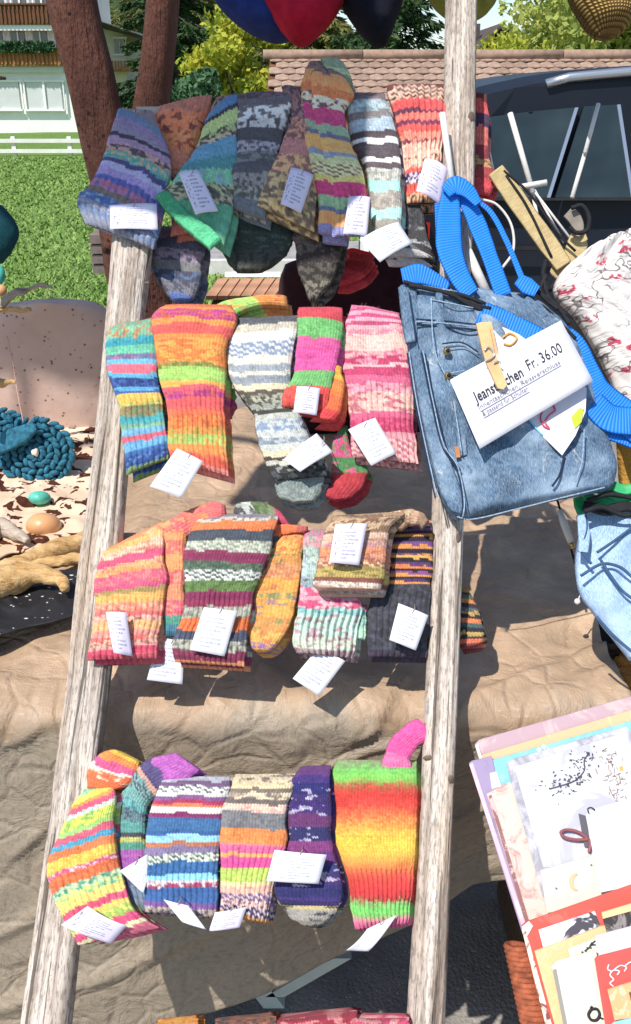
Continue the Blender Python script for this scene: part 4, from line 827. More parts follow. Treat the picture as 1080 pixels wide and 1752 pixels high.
p = pair(630, 885, 'brown, cream and rust sock pair folded in half on top of the third rung', 3)
sock(p, [(572, 882, 700, 874), (556, 905, 672, 900), (548, 940, 662, 940), (542, 975, 660, 975), (536, 1000, 655, 1005), (545, 1012, 650, 1012)],
  'c4a078,1,7c5c4c,.35w d0b08c,.9,84604c,.3 8c6c54,.7,d0b08c,.4w dcb8a0,1,b0785c,.3w c88c98,.5,e0b08c,.4 e09464,.8,c0685c,.3w dc9878,.8,a4604c,.3 a46c50,.6,ecc89c,.3z c4ac5c,1.2,8c7c44,.3w 8c5448,.4 e8dcc8,.6,b49c94,.3 c89c8c,.6', off=.058, rib=2, wr=.005, T=.015)
sock(p, [(655, 880, 668, 900), (680, 872, 684, 908), (705, 870, 702, 900), (725, 878, 716, 900), (735, 892, 722, 906)], 'd0b08c,1,84604c,.4w a87c5c,1,dcc09c,.3 c8a080,1,6c5048,.3w 9c7c64,1', name='heel', off=.045, rib=2, curl=0, second=False)
price_tag(p, [(574, 897), (628, 896), (615, 967), (563, 963)], .084, mat=TAG)
# row 4
p = pair(170, 1330, 'yellow, orange and mint sock pair over the left rail on the fourth rung', 4)
sock(p, [(150, 1345, 196, 1335), (122, 1380, 200, 1372), (98, 1430, 196, 1420), (80, 1485, 205, 1470), (92, 1535, 216, 1515), (114, 1575, 232, 1555), (134, 1616, 275, 1588)],
  'b0e0a8,.7,5cb49c,.3 f4dc5c,1 f4a044,.5 e45c84,.8 f0f0d8,.6,8ce0c0,.3 d8e45c,1.5,8cc464,.25w a4d87c,.6 e4607c,.9 4ca8c8,.7 ec8044,1 f4c444,1.4,f4e05c,.3 e4588c,.5,f4d0d8,.4 f07c3c,1.3,e8643c,.3 c8e0b0,.8,4c9c84,.35 d8e880,.7,78b89c,.3 f4dc74,1 e8547c,.8 f4d468,.6 a8c85c,1,e4e078,.4 e44c80,.9 e8e8b0,.5 e4708c,.6', off=.038, rib=.55, tilt=.10, arc=-.03)
sock(p, [(150, 1350, 200, 1352), (152, 1315, 232, 1340), (166, 1292, 238, 1325), (190, 1283, 240, 1308), (215, 1288, 238, 1300)], 'ec6c34,1.2 f0743c,1,f0d8c0,.2 f0e0d0,.3 e4548c,.8 f49040,1 f4c83c,1.2', name='heel', off=.02, rib=2, curl=0)
price_tag(p, [(150, 1550), (218, 1583), (188, 1617), (107, 1580)], .062, mat=TAG, bend=.009)
p = pair(280, 1300, 'teal and grey sock pair with a purple heel on the fourth rung', 4)
sock(p, [(300, 1286, 345, 1316), (275, 1292, 320, 1336), (248, 1302, 290, 1355), (225, 1325, 262, 1372), (205, 1365, 254, 1390), (198, 1420, 250, 1420), (196, 1470, 252, 1470), (205, 1530, 262, 1530), (215, 1560, 270, 1560)],
  'c060bc,1.8,b050ac,.3 5c5080,1 e0a890,.3 80a8a8,1,4c4c54,.25z 7cb4b0,1 74bcbc,1,4c8c94,.3 6c8c94,1.2,4c5c64,.3 60a8a0,1 4c4c54,.4 c8c870,.3 54a088,.5 a454b0,1.9,b864b4,.3 6c6c9c,.8 6c90a4,1,8c8cac,.3 7c8c9c,1', off=.018, rib=.8, curl=0)
p = pair(325, 1330, 'white, navy, sky blue and crimson striped sock pair on the fourth rung', 4)
sock(p, [(280, 1328, 396, 1328), (270, 1350, 395, 1350), (256, 1390, 384, 1390), (250, 1440, 380, 1440), (248, 1500, 374, 1500), (247, 1558, 372, 1568)],
  'c8ccd8,.7 7c5c84,.7 ecece8,1,3c4048,.2z e8e8e0,.5 8c5c94,.6 b83464,.6 ec8450,.5 f0ece4,.8 8c2c68,.7 3c70a4,1.7 3464a0,.5 9cd8f0,1 c8784c,.6 8c7ca4,1 d8e0d0,1.1,4c6458,.4z 3470a8,1.7,2c60a0,.3 8cd4f0,.7 d8b8c4,.5,e4e4e0,.4 b03c64,.5,e8dce0,.3 3868a8,1.7 7c549c,.6 c8b8a8,.9,6c5c7c,.35', off=.044, rib=.55, arc=-.01)
price_tag(p, [(205, 1490), (253, 1461), (255, 1500), (246, 1528)], .052, mat=TAGP)
price_tag(p, [(280, 1539), (322, 1549), (353, 1591), (312, 1577)], .078, mat=TAGP, bend=.002)
p = pair(450, 1325, 'cream, grey, orange and lime striped sock pair on the fourth rung', 4)
sock(p, [(404, 1324, 508, 1324), (392, 1350, 502, 1350), (380, 1385, 492, 1390), (377, 1430, 492, 1435), (378, 1480, 478, 1480), (377, 1525, 466, 1525), (376, 1562, 458, 1575)],
  'f0dcb4,1.1,7c6c64,.25w f0d8a8,.6 84786c,.5 f4dcb8,.7,84746c,.3w 7c706c,.6 f0d0b8,.9,e8a8a0,.3w 848488,1.8,747478,.3 f49444,1.7,f0843c,.4 ec8c7c,.3 e8649c,.9 f0ac64,.5 e84c98,1.3,dc449c,.3 c0d864,1.5,b0cc54,.3 ecd8a0,.5 f0c0a4,.7,e89c9c,.3 7c6494,.7,f0d0c4,.4z f0c8b8,.5,7c5c84,.3 4c446c,.8,e8d0d4,.4z d89c4c,.4', off=.040, rib=.5)
price_tag(p, [(368, 1561), (423, 1551), (410, 1588), (358, 1592)], .06)
p = pair(535, 1315, 'purple and navy sock pair with a round cream and black toe on the fourth rung', 4)
sock(p, [(512, 1312, 568, 1308), (496, 1345, 566, 1345), (490, 1390, 566, 1390), (492, 1440, 568, 1440), (476, 1490, 582, 1490), (468, 1520, 588, 1525), (478, 1545, 580, 1550)],
  '6c3480,1 44307c,.8 2c2c74,1,c8c0dc,.10w 3c2c6c,.8,d0c8e0,.08w 442c78,1,c8c4dc,.12w 6c3470,1.2 303068,1.2,c8c8e0,.06w 8c3c84,1 6c3480,1.1 383878,1.1,c0b8d8,.1w 482c74,1,c8c0d8,.10w 2c2c6c,1 403078,1', off=.036, rib=2, wr=.004)
sock(p, [(470, 1528, 586, 1528), (480, 1552, 580, 1552), (500, 1572, 560, 1572), (520, 1581, 540, 1581)], 'c8b884,1.4,2c2838,.35w a09c94,1,342c48,.4w 8c8478,1,3c3444,.4w', name='toe', off=.028, rib=2, curl=0)
price_tag(p, [(470, 1454), (559, 1462), (545, 1513), (456, 1506)], .066, mat=TAGP)
p = pair(640, 1310, 'wide rainbow sock pair shading from green through red to yellow, next to the right rail', 4)
sock(p, [(574, 1300, 712, 1300), (568, 1320, 714, 1320), (564, 1370, 716, 1370), (566, 1420, 714, 1420), (580, 1465, 712, 1465), (592, 1500, 706, 1500), (600, 1545, 702, 1545), (608, 1590, 700, 1578)],
  '9cb47c,.6 7cd860,1.2 88cc54,.7 b86440,.6 e83428,1.2 ec4030,1 f06c34,1.2 f4a038,1.2 f8c834,1.3 f8cc38,1.3 f4a438,1 f07c3c,1 ec4c3c,1 e83438,1.4 c43c38,.5 90c074,.4 78d464,1 84cc6c,.7 e87ca0,.5 e8689c,.7', off=.016, rib=.62, smooth=1, ra=.002)
sock(p, [(645, 1330, 712, 1332), (652, 1306, 704, 1308), (660, 1280, 702, 1296), (674, 1258, 712, 1282), (694, 1240, 728, 1268), (716, 1230, 745, 1256)], 'c8a090,.6 e46ca4,1 ec4c9c,1 f054a4,1.6,e8489c,.4', name='foot', off=.004, rib=2, curl=0, second=False)
price_tag(p, [(592, 1626), (628, 1588), (681, 1567), (630, 1624)], .045, mat=TAGP, bend=.012)
# row 5, just cut by the frame
for q in ((300, 'orange knitted sock pair peeping over the bottom edge of the picture', [(270, 1745, 338, 1738), (262, 1775, 345, 1770), (260, 1850, 345, 1850)], 'f49c2c,1,f4b444,.4 f4a434,1 ec7c2c,2'),
          (410, 'dull terracotta knitted sock pair at the bottom beside the orange one', [(370, 1740, 470, 1733), (362, 1765, 475, 1760), (365, 1850, 475, 1850)], 'a8644c,1,5c4c48,.3 a05c50,1 8c4c44,2'),
          (560, 'red and pink mottled sock pair at the bottom edge, left of the right rail', [(480, 1735, 610, 1722), (470, 1765, 615, 1755), (475, 1850, 615, 1850)], 'a82c44,.8,e08c8c,.3w b83048,1,e8a49c,.35w 9c2c40,2,d8747c,.3w'),
          (650, 'hot pink flecked sock pair at the bottom edge touching the right rail', [(605, 1732, 700, 1735), (600, 1765, 702, 1760), (605, 1850, 700, 1850)], 'd8406c,1,e8b0a8,.35w e04884,1,8c2c44,.3w d83c74,2')):
    p = pair(q[0], 1748, q[1], 5); sock(p, q[2], q[3], off=.03, rib=2)

# ---- denim bag with blue webbing hanging in front of the right rail
k = N('blue_denim', .9, .15); co = k.co('UV'); f = k.noise(co, 9, 5, .65); w1 = k.noise(k.co('UV', (900, 160, 1), (0, 0, .75)), 1, 2, .6); sl = k.noise(k.co('UV', (240, 30, 1)), 1, 3, .6)
c_ = k.ramp(f, [(.30, '24384e'), (.48, '48637e'), (.66, '8fa4b8')]); c_ = k.mix(k.step(w1, .35, .7), c_, k.mix(.35, c_, 'b4c6d8')); c_ = k.mix(k.math('MULTIPLY', k.step(sl, .55, .7), .3), c_, '2e4668')
wr_ = k.step(k.noise(k.co('UV', (1, .6, 1)), 38, 5, .75, 1.2), .56, .68); c_ = k.mix(k.math('MULTIPLY', wr_, .55), c_, 'cdd6de'); dk_ = k.step(k.noise(k.co('UV', (1, .5, 1)), 30, 4, .7, 1.5), .40, .32); c_ = k.mix(k.math('MULTIPLY', dk_, .55), c_, '22344c'); k.base(c_); k.bump(w1, .7, .0012); k.bump(wr_, .5, .002); k.bump(k.noise(co, 26, 5), .8, .008); DEN = k.m
k = N('pale_blue_denim', .9, .15); co = k.co('UV'); f = k.noise(co, 8, 5, .65); w1 = k.noise(k.co('UV', (900, 160, 1), (0, 0, .75)), 1, 2, .6)
k.base(k.mix(k.step(w1, .35, .75), k.ramp(f, [(.36, '6488b4'), (.6, 'a0bcdc')]), 'bccfe4')); k.bump(w1, .5, .0009); k.bump(k.noise(co, 18, 4), .5, .006); DENP = k.m
k = N('blue_webbing', .6, .4); co = k.co('UV'); s_ = k.n('SeparateXYZ'); k.l(co, s_.inputs[0]); wv = k.math('SINE', k.math('ADD', k.math('MULTIPLY', s_.outputs[1], 1500), k.math('MULTIPLY', s_.outputs[0], 120)))
k.base(k.mix(k.step(wv, -1, -.2), '1262c4', '1f84ee')); k.bump(wv, .5, .0010); WEB = k.m
seamw = plain('pale_denim_seam', '8ea4ba', .9, .4, 300); seamd = plain('denim_fold_shadow', '20304a', .9, .2, 80)
BLK = plain('black_cord', (.015,.015,.018), .8, .3, 80); BRS = N('brass', .35, .5).base((.5,.36,.16)).m; BRS.node_tree.nodes['Principled BSDF'].inputs['Metallic'].default_value = .9
bag = empty('denim_bag', tuple(pt(890, 890, Dlad, .06)), 'blue denim bag with bright blue webbing straps and a clothespinned price card', 'bag')
def line(name, pts, r, mat, parent, off, D=Dlad, n=6):
    q = smoothpts(np.array([(a[0], a[1], a[2] if len(a) > 2 else 0) for a in pts], float), max(4, len(pts)*6))
    return MB().tube(np.array([pt(a[0], a[1], D, off+a[2]) for a in q]), r, n).build(name, mat, parent, True)
def brel(u, v): return .004*np.sin(u*9+v*14)*np.exp(-((v-.35)/.4)**2)+.003*np.sin(u*23-v*17)+.004*np.exp(-((u-.2)/.03)**2)*(v < .85)
loftobj('body', [(684, 490, 900, 505, -.03), (690, 540, 960, 545), (698, 610, 1000, 610), (712, 690, 1024, 680), (728, 760, 1044, 745), (745, 830, 1058, 795), (762, 870, 1054, 822), (778, 892, 1046, 838)],
        DEN, bag, T=.024, off=.050, nf=90, nb=12, nv=100, wr=.010, wf=22, relief=brel, power=5, endround=.035)
kb = dict(mat=DEN, parent=bag, nb=6, wr=.002, T=.005, power=6)
loftobj('waistband', [(681, 493, 712, 490), (686, 540, 718, 536), (694, 588, 712, 586)], off=.074, nf=14, nv=26, **kb)
loftobj('waistband', [(712, 488, 812, 505), (716, 520, 818, 540), (720, 552, 822, 560)], off=.070, nf=24, nv=20, **kb)
loftobj('belt_loop', [(744, 500, 758, 502), (747, 530, 760, 532), (748, 556, 762, 558)], off=.080, nf=10, nv=16, **kb)
loftobj('pocket_flap', [(754, 590, 822, 600), (758, 612, 826, 618), (762, 634, 824, 632)], off=.072, nf=20, nv=16, **kb)
loftobj('pocket_flap', [(762, 640, 826, 632), (768, 655, 824, 650)], off=.070, nf=20, nv=10, **kb)
loftobj('side_panel', [(700, 600, 722, 600), (716, 690, 742, 690), (734, 770, 762, 765), (752, 840, 790, 840), (770, 874, 800, 884)], off=.076, nf=14, nv=60, **kb)
loftobj('zip_fly', [(768, 668, 788, 664), (776, 720, 796, 716), (784, 782, 800, 780)], off=.074, nf=12, nv=40, **kb)
for i, q in enumerate(([(700, 602), (712, 680), (728, 760), (748, 850)], [(724, 600), (742, 690), (760, 762), (784, 800), (795, 860), (792, 884)], [(712, 550), (760, 553), (822, 560)], [(738, 510), (744, 600), (770, 660), (782, 720), (790, 775)],
                       [(757, 592), (790, 590), (818, 606)], [(764, 640), (795, 634)], [(736, 512), (810, 527)], [(1000, 735), (996, 790), (985, 825)], [(782, 884), (805, 889), (880, 872), (960, 852), (1035, 834)])):
    line('seam', q, .0010, seamw, bag, .088 if i < 8 else .075)
for q in ([(697, 604), (709, 682), (725, 762), (745, 852)], [(721, 604), (739, 692), (757, 764), (781, 802), (792, 862), (789, 884)], [(712, 546), (760, 549), (822, 556)], [(757, 588), (790, 586), (818, 602)], [(700, 500), (706, 540), (712, 584)]): line('fold', q, .0011, seamd, bag, .0855)  # dark lines drawn beside the seams as their shadow
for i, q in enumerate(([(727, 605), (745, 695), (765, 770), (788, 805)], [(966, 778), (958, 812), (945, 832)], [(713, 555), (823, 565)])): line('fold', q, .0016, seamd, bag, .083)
for px, py in ((765, 601), (767, 643)):
    c_ = pt(px, py, Dlad, .088); MB().ball(c_, .0058, 14, 10).build('button', BRS, bag, True)
    MB().ball(pt(px+1, py-1, Dlad, .093), .003, 10, 6).build('rivet', BLK, bag, True)
MB().prism([tuple(pt(a, b, Dlad, .084)) for a, b in ((778, 764), (786, 764), (788, 782), (780, 783))], -FF, .003).build('leather_tab', plain('tan_leather', 'b07850', .7, .2, 60), bag)
# heart patch with drawn hearts
k = N('printed_white_cotton', .85, .2); k.base('d8d6e0'); k.bump(k.noise(k.co(), 60, 3), .3, .002); COT = k.m
hq = [(838, 562), (862, 560), (888, 572), (940, 610), (1004, 664), (1002, 704), (985, 745), (962, 779), (930, 748), (898, 712), (860, 650), (842, 610)]
MB().prism([tuple(pt(a, b, Dlad, .086)) for a, b in hq], -FF, .0015).build('heart_patch', COT, bag)
RED = plain('red_print', 'd0506c', .8, .1, 30, 0); YGR = plain('lime_print', 'b8cc3c', .8, .2, 30, 0); ORG = plain('orange_print', 'f0a850', .8, .1, 30, 0); CYN = plain('light_blue_print', '7cc8ec', .8, .1, 30, 0)
line('print', [(932, 697), (944, 692), (950, 702), (940, 710), (933, 722), (940, 733), (930, 728), (925, 714), (932, 697)], .0011, RED, bag, .0885)
line('print', [(860, 578), (872, 570), (884, 578), (874, 590), (862, 588)], .0014, ORG, bag, .0885)
MB().prism([tuple(pt(a, b, Dlad, .0885)) for a, b in ((978, 715), (990, 700), (998, 702), (995, 722), (984, 733))], -FF, .0008).build('print', YGR, bag)
MB().prism([tuple(pt(a, b, Dlad, .088)) for a, b in ((978, 713), (992, 698), (1000, 700), (996, 706))], -FF, .0008).build('print', ORG, bag)
line('print', [(903, 714), (915, 730), (928, 744)], .0012, CYN, bag, .088)
# webbing straps
def strap(pts, w, off, par=bag, mat=None, name='strap', T=.0016, D=Dlad, wr=.004):
    return loftobj(name, ribbon(pts, w), mat or WEB, par, T=T, off=off, nf=14, nb=4, nv=70, wr=wr, power=6, D=D)
strap([(772, 322), (768, 380), (770, 430), (785, 470), (806, 505)], [28, 42, 46, 38, 30], .075)
strap([(786, 326), (815, 380), (838, 440), (862, 505)], [20, 32, 28, 30], .068)
strap([(762, 330), (778, 318), (800, 326), (818, 350)], [22, 34, 26, 14], .085)
strap([(800, 338), (838, 362), (865, 410), (885, 455), (898, 490)], [8, 10, 10, 12], .06)
strap([(886, 478), (905, 492), (918, 500)], [22, 30, 22], .07)
strap([(748, 350), (752, 400), (756, 448)], [10, 14, 10], .05)
strap([(688, 474), (715, 470), (745, 480), (768, 490)], [30, 34, 26, 16], .06)
strap([(820, 535), (860, 552), (905, 574), (935, 590)], [40, 46, 44, 40], .083)
strap([(955, 560), (985, 590), (1005, 630), (1022, 668), (1062, 705), (1100, 735)], [30, 38, 42, 52, 58, 60], .055)
strap([(1015, 690), (1045, 715), (1100, 722)], [44, 50, 50], .062)
strap([(1010, 715), (1040, 735), (1090, 755)], [20, 30, 30], .05)
for q in ([(690, 482), (740, 496), (790, 505), (830, 520)], [(700, 488), (760, 500), (815, 522), (840, 528)], [(770, 500), (800, 520), (825, 530)], [(900, 505), (935, 530), (965, 560), (985, 580)], [(918, 498), (950, 520), (975, 555)], [(930, 480), (940, 510), (970, 540)], [(935, 470), (925, 500), (955, 530)], [(905, 520), (940, 545), (960, 565)]):
    line('cord', q, .0032, BLK, bag, .085 if q[0][0] < 850 else .06)
for q in ([(875, 515), (905, 532), (935, 556)], [(898, 512), (930, 545)]): strap(q, [16, 20], .064, mat=DEN, name='rear_edge', T=.003)
# price card
def text(s, q, a0, a1, b, h, mat, parent, off, D=Dlad, name='lettering', bold=0.0):
    cu = bpy.data.curves.new('t', 'FONT'); cu.body = s; cu.resolution_u = 2; cu.offset = bold
    ob = bpy.data.objects.new('t', cu); COL.objects.link(ob); me = bpy.data.meshes.new_from_object(ob.evaluated_get(bpy.context.evaluated_depsgraph_get()))
    bpy.data.objects.remove(ob); v = np.zeros(len(me.vertices)*3); me.vertices.foreach_get('co', v); v = v.reshape(-1, 3)
    x = (v[:, 0]-v[:, 0].min())/(np.ptp(v[:, 0])+1e-9); a = a0+(a1-a0)*x; bb = b-v[:, 1]/.7*h
    q = np.array(q, float); a = a[:, None]; bb = bb[:, None]
    p = (q[0]*(1-a)+q[1]*a)*(1-bb)+(q[3]*(1-a)+q[2]*a)*bb
    W = P(p[:, 0], p[:, 1], D(p[:, 0], p[:, 1])-off); org = W.mean(0)
    me.vertices.foreach_set('co', (W-org).ravel().astype(np.float32)); me['org'] = [float(t) for t in org]; me.materials.clear()
    return link(name, me, parent, mat)
INK = plain('black_ink', '2c2a30', .7, .1, 50, 0); INKG = plain('grey_ink', '70707c', .7, .1, 50, 0)
pc = [(770, 650), (960, 548), (1015, 652), (821, 768)]
PAPW = plain('white_card', 'dcdbe6', .6, .02, 8, .1)
cardo = price_tag(bag, pc, .108, mat=PAPW, bend=.0, name='price_card')
text('Jeanstäschen', pc, .115, .545, .44, .15, INK, bag, .1095, bold=.012)
text('Fr. 36.00', pc, .60, .905, .41, .155, INK, bag, .1095)
text('Innentäschchen, Reissverschluss', pc, .12, .84, .545, .07, INKG, bag, .1095); text('& passend für Schulter', pc, .125, .53, .645, .07, INKG, bag, .1095)
for a0, a1, b in ((.12, .84, .565), (.125, .53, .665)):
    q = np.array(pc, float); f_ = lambda a, b: tuple((q[0]*(1-a)+q[1]*a)*(1-b)+(q[3]*(1-a)+q[2]*a)*b)
    MB().prism([tuple(pt(*f_(a, c), Dlad, .1095)) for a, c in ((a0, b), (a1, b), (a1, b+.008), (a0, b+.008))], -FF, .0003).build('underline', INKG, bag)
cw = plain('beech_clothespin', 'dcae7c', .6, .15, 40); cp = empty('clothespin', tuple(pt(860, 662, Dlad, .12)), 'wooden clothespin clipping the white price card to the denim bag', 'clothespin')
for o_, e in ((0, .118), (5, .106)):
    MB().prism([tuple(pt(a+o_, b-o_*.3, Dlad, e)) for a, b in ((815, 553), (836, 552), (846, 600), (868, 658), (862, 666), (852, 664), (832, 620), (826, 600))], -FF, .006).build('jaw', cw, cp)
line('spring', [(829, 600), (836, 594), (846, 606), (840, 614), (830, 618)], .0011, CHR, cp, .121); line('spring', [(845, 621), (853, 618), (858, 622)], .0011, CHR, cp, .121)

# ---- white rods of a rack behind the rail
rk = empty('rod_rack', tuple(P(870, 560, 1.75)), 'white wooden rods of a small rack sticking up behind the right rail', 'rack')
WR = plain('white_rod', 'dcd8d4', .6, .08, 30)
for a, b, d, r in (((757, 194), (776, 330), 1.42, .0050), ((820, 196), (842, 300), 1.60, .0058), ((873, 194), (912, 330), 1.66, .0050), ((910, 325), (930, 420), 1.66, .003), ((1024, 178), (1001, 262), 1.75, .0042), ((1001, 262), (979, 338), 1.75, .0042), ((812, 335), (850, 325), 1.55, .005), ((880, 322), (936, 312), 1.55, .005), ((800, 430), (833, 502), 1.42, .0075), ((905, 315), (985, 420), 1.68, .0022), ((915, 325), (965, 415), 1.7, .002)):
    MB().tube([tuple(P(*a, d)), tuple(P(*b, d-.01))], r, 10).build('rod', WR, rk, True)
for q in ([(820, 340, 0), (850, 350, 0), (875, 385, 0), (878, 430, 0), (860, 458, 0)],): line('cord', q, .0022, WR, rk, 0, 1.5)

# ---- tan strap and hook of the next bag
k = N('tan_cotton_webbing', .85, .2); k.base(k.ramp(k.noise(k.co('UV', (12, 60, 1)), 6, 3), [(.3, 'b09a6c'), (.7, 'cbb78a')])); k.bump(k.noise(k.co(), 400, 2), .4, .001); TAN = k.m
fb = empty('floral_bag', tuple(P(1040, 690, 1.42)), 'white cotton bag printed with small red flowers, with a tan strap', 'bag')
c15 = lambda px, py: 1.50+0*np.asarray(px, float)
strap([(848, 292), (880, 335), (915, 385), (945, 425), (965, 455)], [30, 36, 34, 36, 30], .0, fb, TAN, D=c15, T=.002)
strap([(945, 455), (968, 462), (985, 430), (992, 405), (1002, 400)], [26, 44, 40, 36, 24], -.01, fb, TAN, D=c15, T=.002)
strap([(972, 362), (985, 375), (990, 390), (984, 405)], [22, 24, 20, 14], .0, fb, plain('grey_webbing', '8c8478', .8, .2, 60), D=c15)
line('buckle', [(978, 356), (996, 352), (1008, 372), (1004, 394), (986, 398), (975, 388)], .0038, BLK, fb, .01, c15)
line('buckle', [(935, 445), (930, 470), (940, 495), (955, 480), (972, 478), (975, 500)], .0045, BLK, fb, .01, c15)
for q in ([(862, 292), (905, 330), (955, 400), (985, 430)], [(866, 300), (900, 350), (944, 440)]): line('strap_edge', q, .0022, BLK, fb, .002, c15)
k = N('floral_cotton', .85, .2); co = k.co('UV'); v1 = k.vor(co, 34); n1 = k.noise(co, 120, 2); fl = k.math('MULTIPLY', k.step(v1, .36, .28), k.step(n1, .44, .54))
vr = k.n('TexVoronoi', feature='DISTANCE_TO_EDGE'); vr.inputs['Scale'].default_value = 17; wm = k.n('Mapping'); k.l(co, wm.inputs[0]); nn = k.n('TexNoise'); nn.inputs['Scale'].default_value = 30; k.l(co, nn.inputs['Vector'])
mx = k.mix(.12, co, nn.outputs['Color']); k.l(mx, vr.inputs['Vector']); vine = k.math('MULTIPLY', k.step(vr.outputs['Distance'], .035, .012), k.step(k.noise(co, 14, 2), .42, .5))
c_ = k.mix(fl, 'dcd6d2', 'c04c62'); c_ = k.mix(k.math('MULTIPLY', vine, .8), c_, '4a3c40'); k.base(c_); k.bump(k.noise(co, 14, 4, .7, 1), .9, .012); FLO = k.m
loftobj('body', [(990, 440, 1100, 400), (958, 468, 1130, 430), (948, 500, 1160, 470), (985, 545, 1180, 520), (1020, 600, 1190, 590), (1045, 650, 1200, 650), (1060, 700, 1200, 710), (1080, 740, 1200, 760)], FLO, fb, T=.035, D=c15, off=.03, nf=70, nb=10, nv=80, wr=.010, wf=24, power=2.4,
        relief=lambda u, v: .006*np.abs(np.sin(u*11+v*9+np.sin(v*7)))+.004*np.abs(np.sin(u*21-v*15)))

# ---- second denim bag, pale, with green ruffle
ld = empty('pale_denim_bag', tuple(P(1060, 1130, 1.32)), 'pale blue denim bag with a green ruffled top at the right edge', 'bag')
c13 = lambda px, py: 1.36-(np.asarray(py, float)-900)*.0003
loftobj('body', [(988, 862, 1160, 862), (992, 900, 1170, 900), (984, 960, 1180, 960), (988, 1010, 1190, 1010), (1014, 1050, 1190, 1060), (1045, 1090, 1190, 1100), (1075, 1130, 1190, 1140)], DENP, ld, T=.03, D=c13, nf=60, nb=10, nv=60, wr=.009, wf=24, power=2.6, relief=lambda u, v: .004*np.sin(u*17+v*9))
for q in ([(1000, 870), (1004, 905), (996, 940), (1012, 965)], [(1022, 945), (1052, 925), (1085, 900)], [(1028, 958), (1045, 985), (1064, 1010), (1090, 1030)], [(994, 985), (1030, 965), (1060, 970), (1085, 990)], [(1020, 1055), (1050, 1088), (1085, 1118)]): line('seam', q, .0022, plain('dark_blue_stitching', '3c5878', .9, .2, 80), ld, .040, c13)
strap([(996, 880), (1000, 915), (998, 945)], [18, 22, 18], .040, ld, DENP, 'belt_loop', T=.005, D=c13)
grn = plain('green_satin', '2aa060', .5, .3, 40)
for i, q in enumerate(([(990, 850), (996, 880)], [(1000, 845), (1030, 858), (1050, 850), (1090, 862)], [(1025, 835), (1060, 848), (1100, 842)], [(1000, 862), (1040, 872), (1075, 866), (1100, 878)], [(1040, 826), (1070, 838), (1100, 830)])): strap(q, [16, 20, 14], .03+.006*i, ld, grn if i != 3 else BLK, 'ruffle', T=.005, D=c13, wr=.008)
for q in ([(1000, 875), (1030, 868), (1070, 882), (1100, 872)], [(1005, 856), (1045, 846), (1100, 856)]): line('cord', q, .0035, BLK, ld, .055, c13)
line('cord', [(945, 832), (955, 860), (975, 930), (984, 965)], .0018, BLK, ld, .0, 1.42)
st_ = empty('crochet_hook', tuple(P(978, 935, 1.42)), 'slim white stick with a brass tip hanging by a black cord below the denim bag', 'hook')
MB().tube([tuple(P(957, 872, 1.41)), tuple(P(965, 895, 1.41)), tuple(P(977, 928, 1.41))], [.0035, .006, .005], 10).build('shaft', WR, st_, True)
MB().tube([tuple(P(977, 928, 1.41)), tuple(P(981, 938, 1.41))], [.0055, .004], 10).build('tip', BRS, st_, True)
tag(MB().ball(P(988, 1029, 1.42), .0048, 12, 8).build('white_bead', WR, None, True), 'tiny white bead hanging beside the pale denim bag', 'bead')
line('cord', [(997, 1008), (992, 1020), (989, 1028)], .001, WR, ld, 0, 1.42)

# ---- mustard bag edge and furry basket at the right
mst = plain('mustard_cloth', 'b0853c', .9, .35, 30, .8, .006)
o = loftobj('mustard_cloth', [(1052, 745, 1200, 735), (1056, 790, 1200, 790), (1062, 830, 1200, 840), (1070, 850, 1200, 860)], mst, None, T=.02, D=lambda a, b: 1.62+0*np.asarray(a, float), wr=.008); tag(o, 'mustard yellow cloth bundle behind the denim bag at the right edge', 'cloth')
bk = plain('dark_brown_wicker', (.10,.055,.03), .9, .4, 60, .9, .006)
wb = empty('wicker_basket', tuple(P(1090, 1260, 1.62)), 'dark brown wicker basket holding furry orange wool behind the cards', 'basket')
mb = MB()
for i in range(13):
    t = np.linspace(0, 6.283, 40); c0 = P(1105, 1255, 1.66); r_ = .10+.002*i
    mb.tube(np.stack([c0[0]+r_*np.cos(t), c0[1]+r_*np.sin(t)*.8, c0[2]-.02+i*.012+.002*np.sin(t*16+i*3.14)], 1), .0075, 6, False)
mb.build('weave', bk, wb, True)
fu = plain('furry_orange_wool', 'c8843c', .95, .4, 70, 1, .006)
mb = MB()
for i in range(60):
    a = rng.random()*6.28; q = rng.random()**.5*.085; c0 = P(1105, 1200, 1.60); mb.ball(c0+np.array([q*math.cos(a), q*.8*math.sin(a), rng.uniform(-.02, .05)]), rng.uniform(.014, .03), 8, 6, None, lambda p: .2*math.sin(p[0]*9+p[1]*7))
tag(mb.build('wool_ball', fu, None, True), 'furry orange wool lying in the brown basket', 'wool')
bxobj('basket_stand', (P(1105, 1290, 1.66)[0], P(1105, 1290, 1.66)[1], .2), (.2, .15, .19), bk, None)
tag(bpy.data.objects['basket_stand'], 'dark low crate carrying the wicker basket beyond the table end', 'crate')
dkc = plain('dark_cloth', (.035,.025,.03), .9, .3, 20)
o = loftobj('dark_cloth', [(935, 955, 1120, 930), (945, 1000, 1130, 1000), (1000, 1080, 1140, 1070), (1030, 1150, 1140, 1140), (1030, 1210, 1140, 1210)], dkc, None, T=.02, D=lambda a, b: 1.78-(np.asarray(b, float)-950)*.0002, wr=.01); tag(o, 'dark brown cloth in the shade behind the pale denim bag', 'cloth')

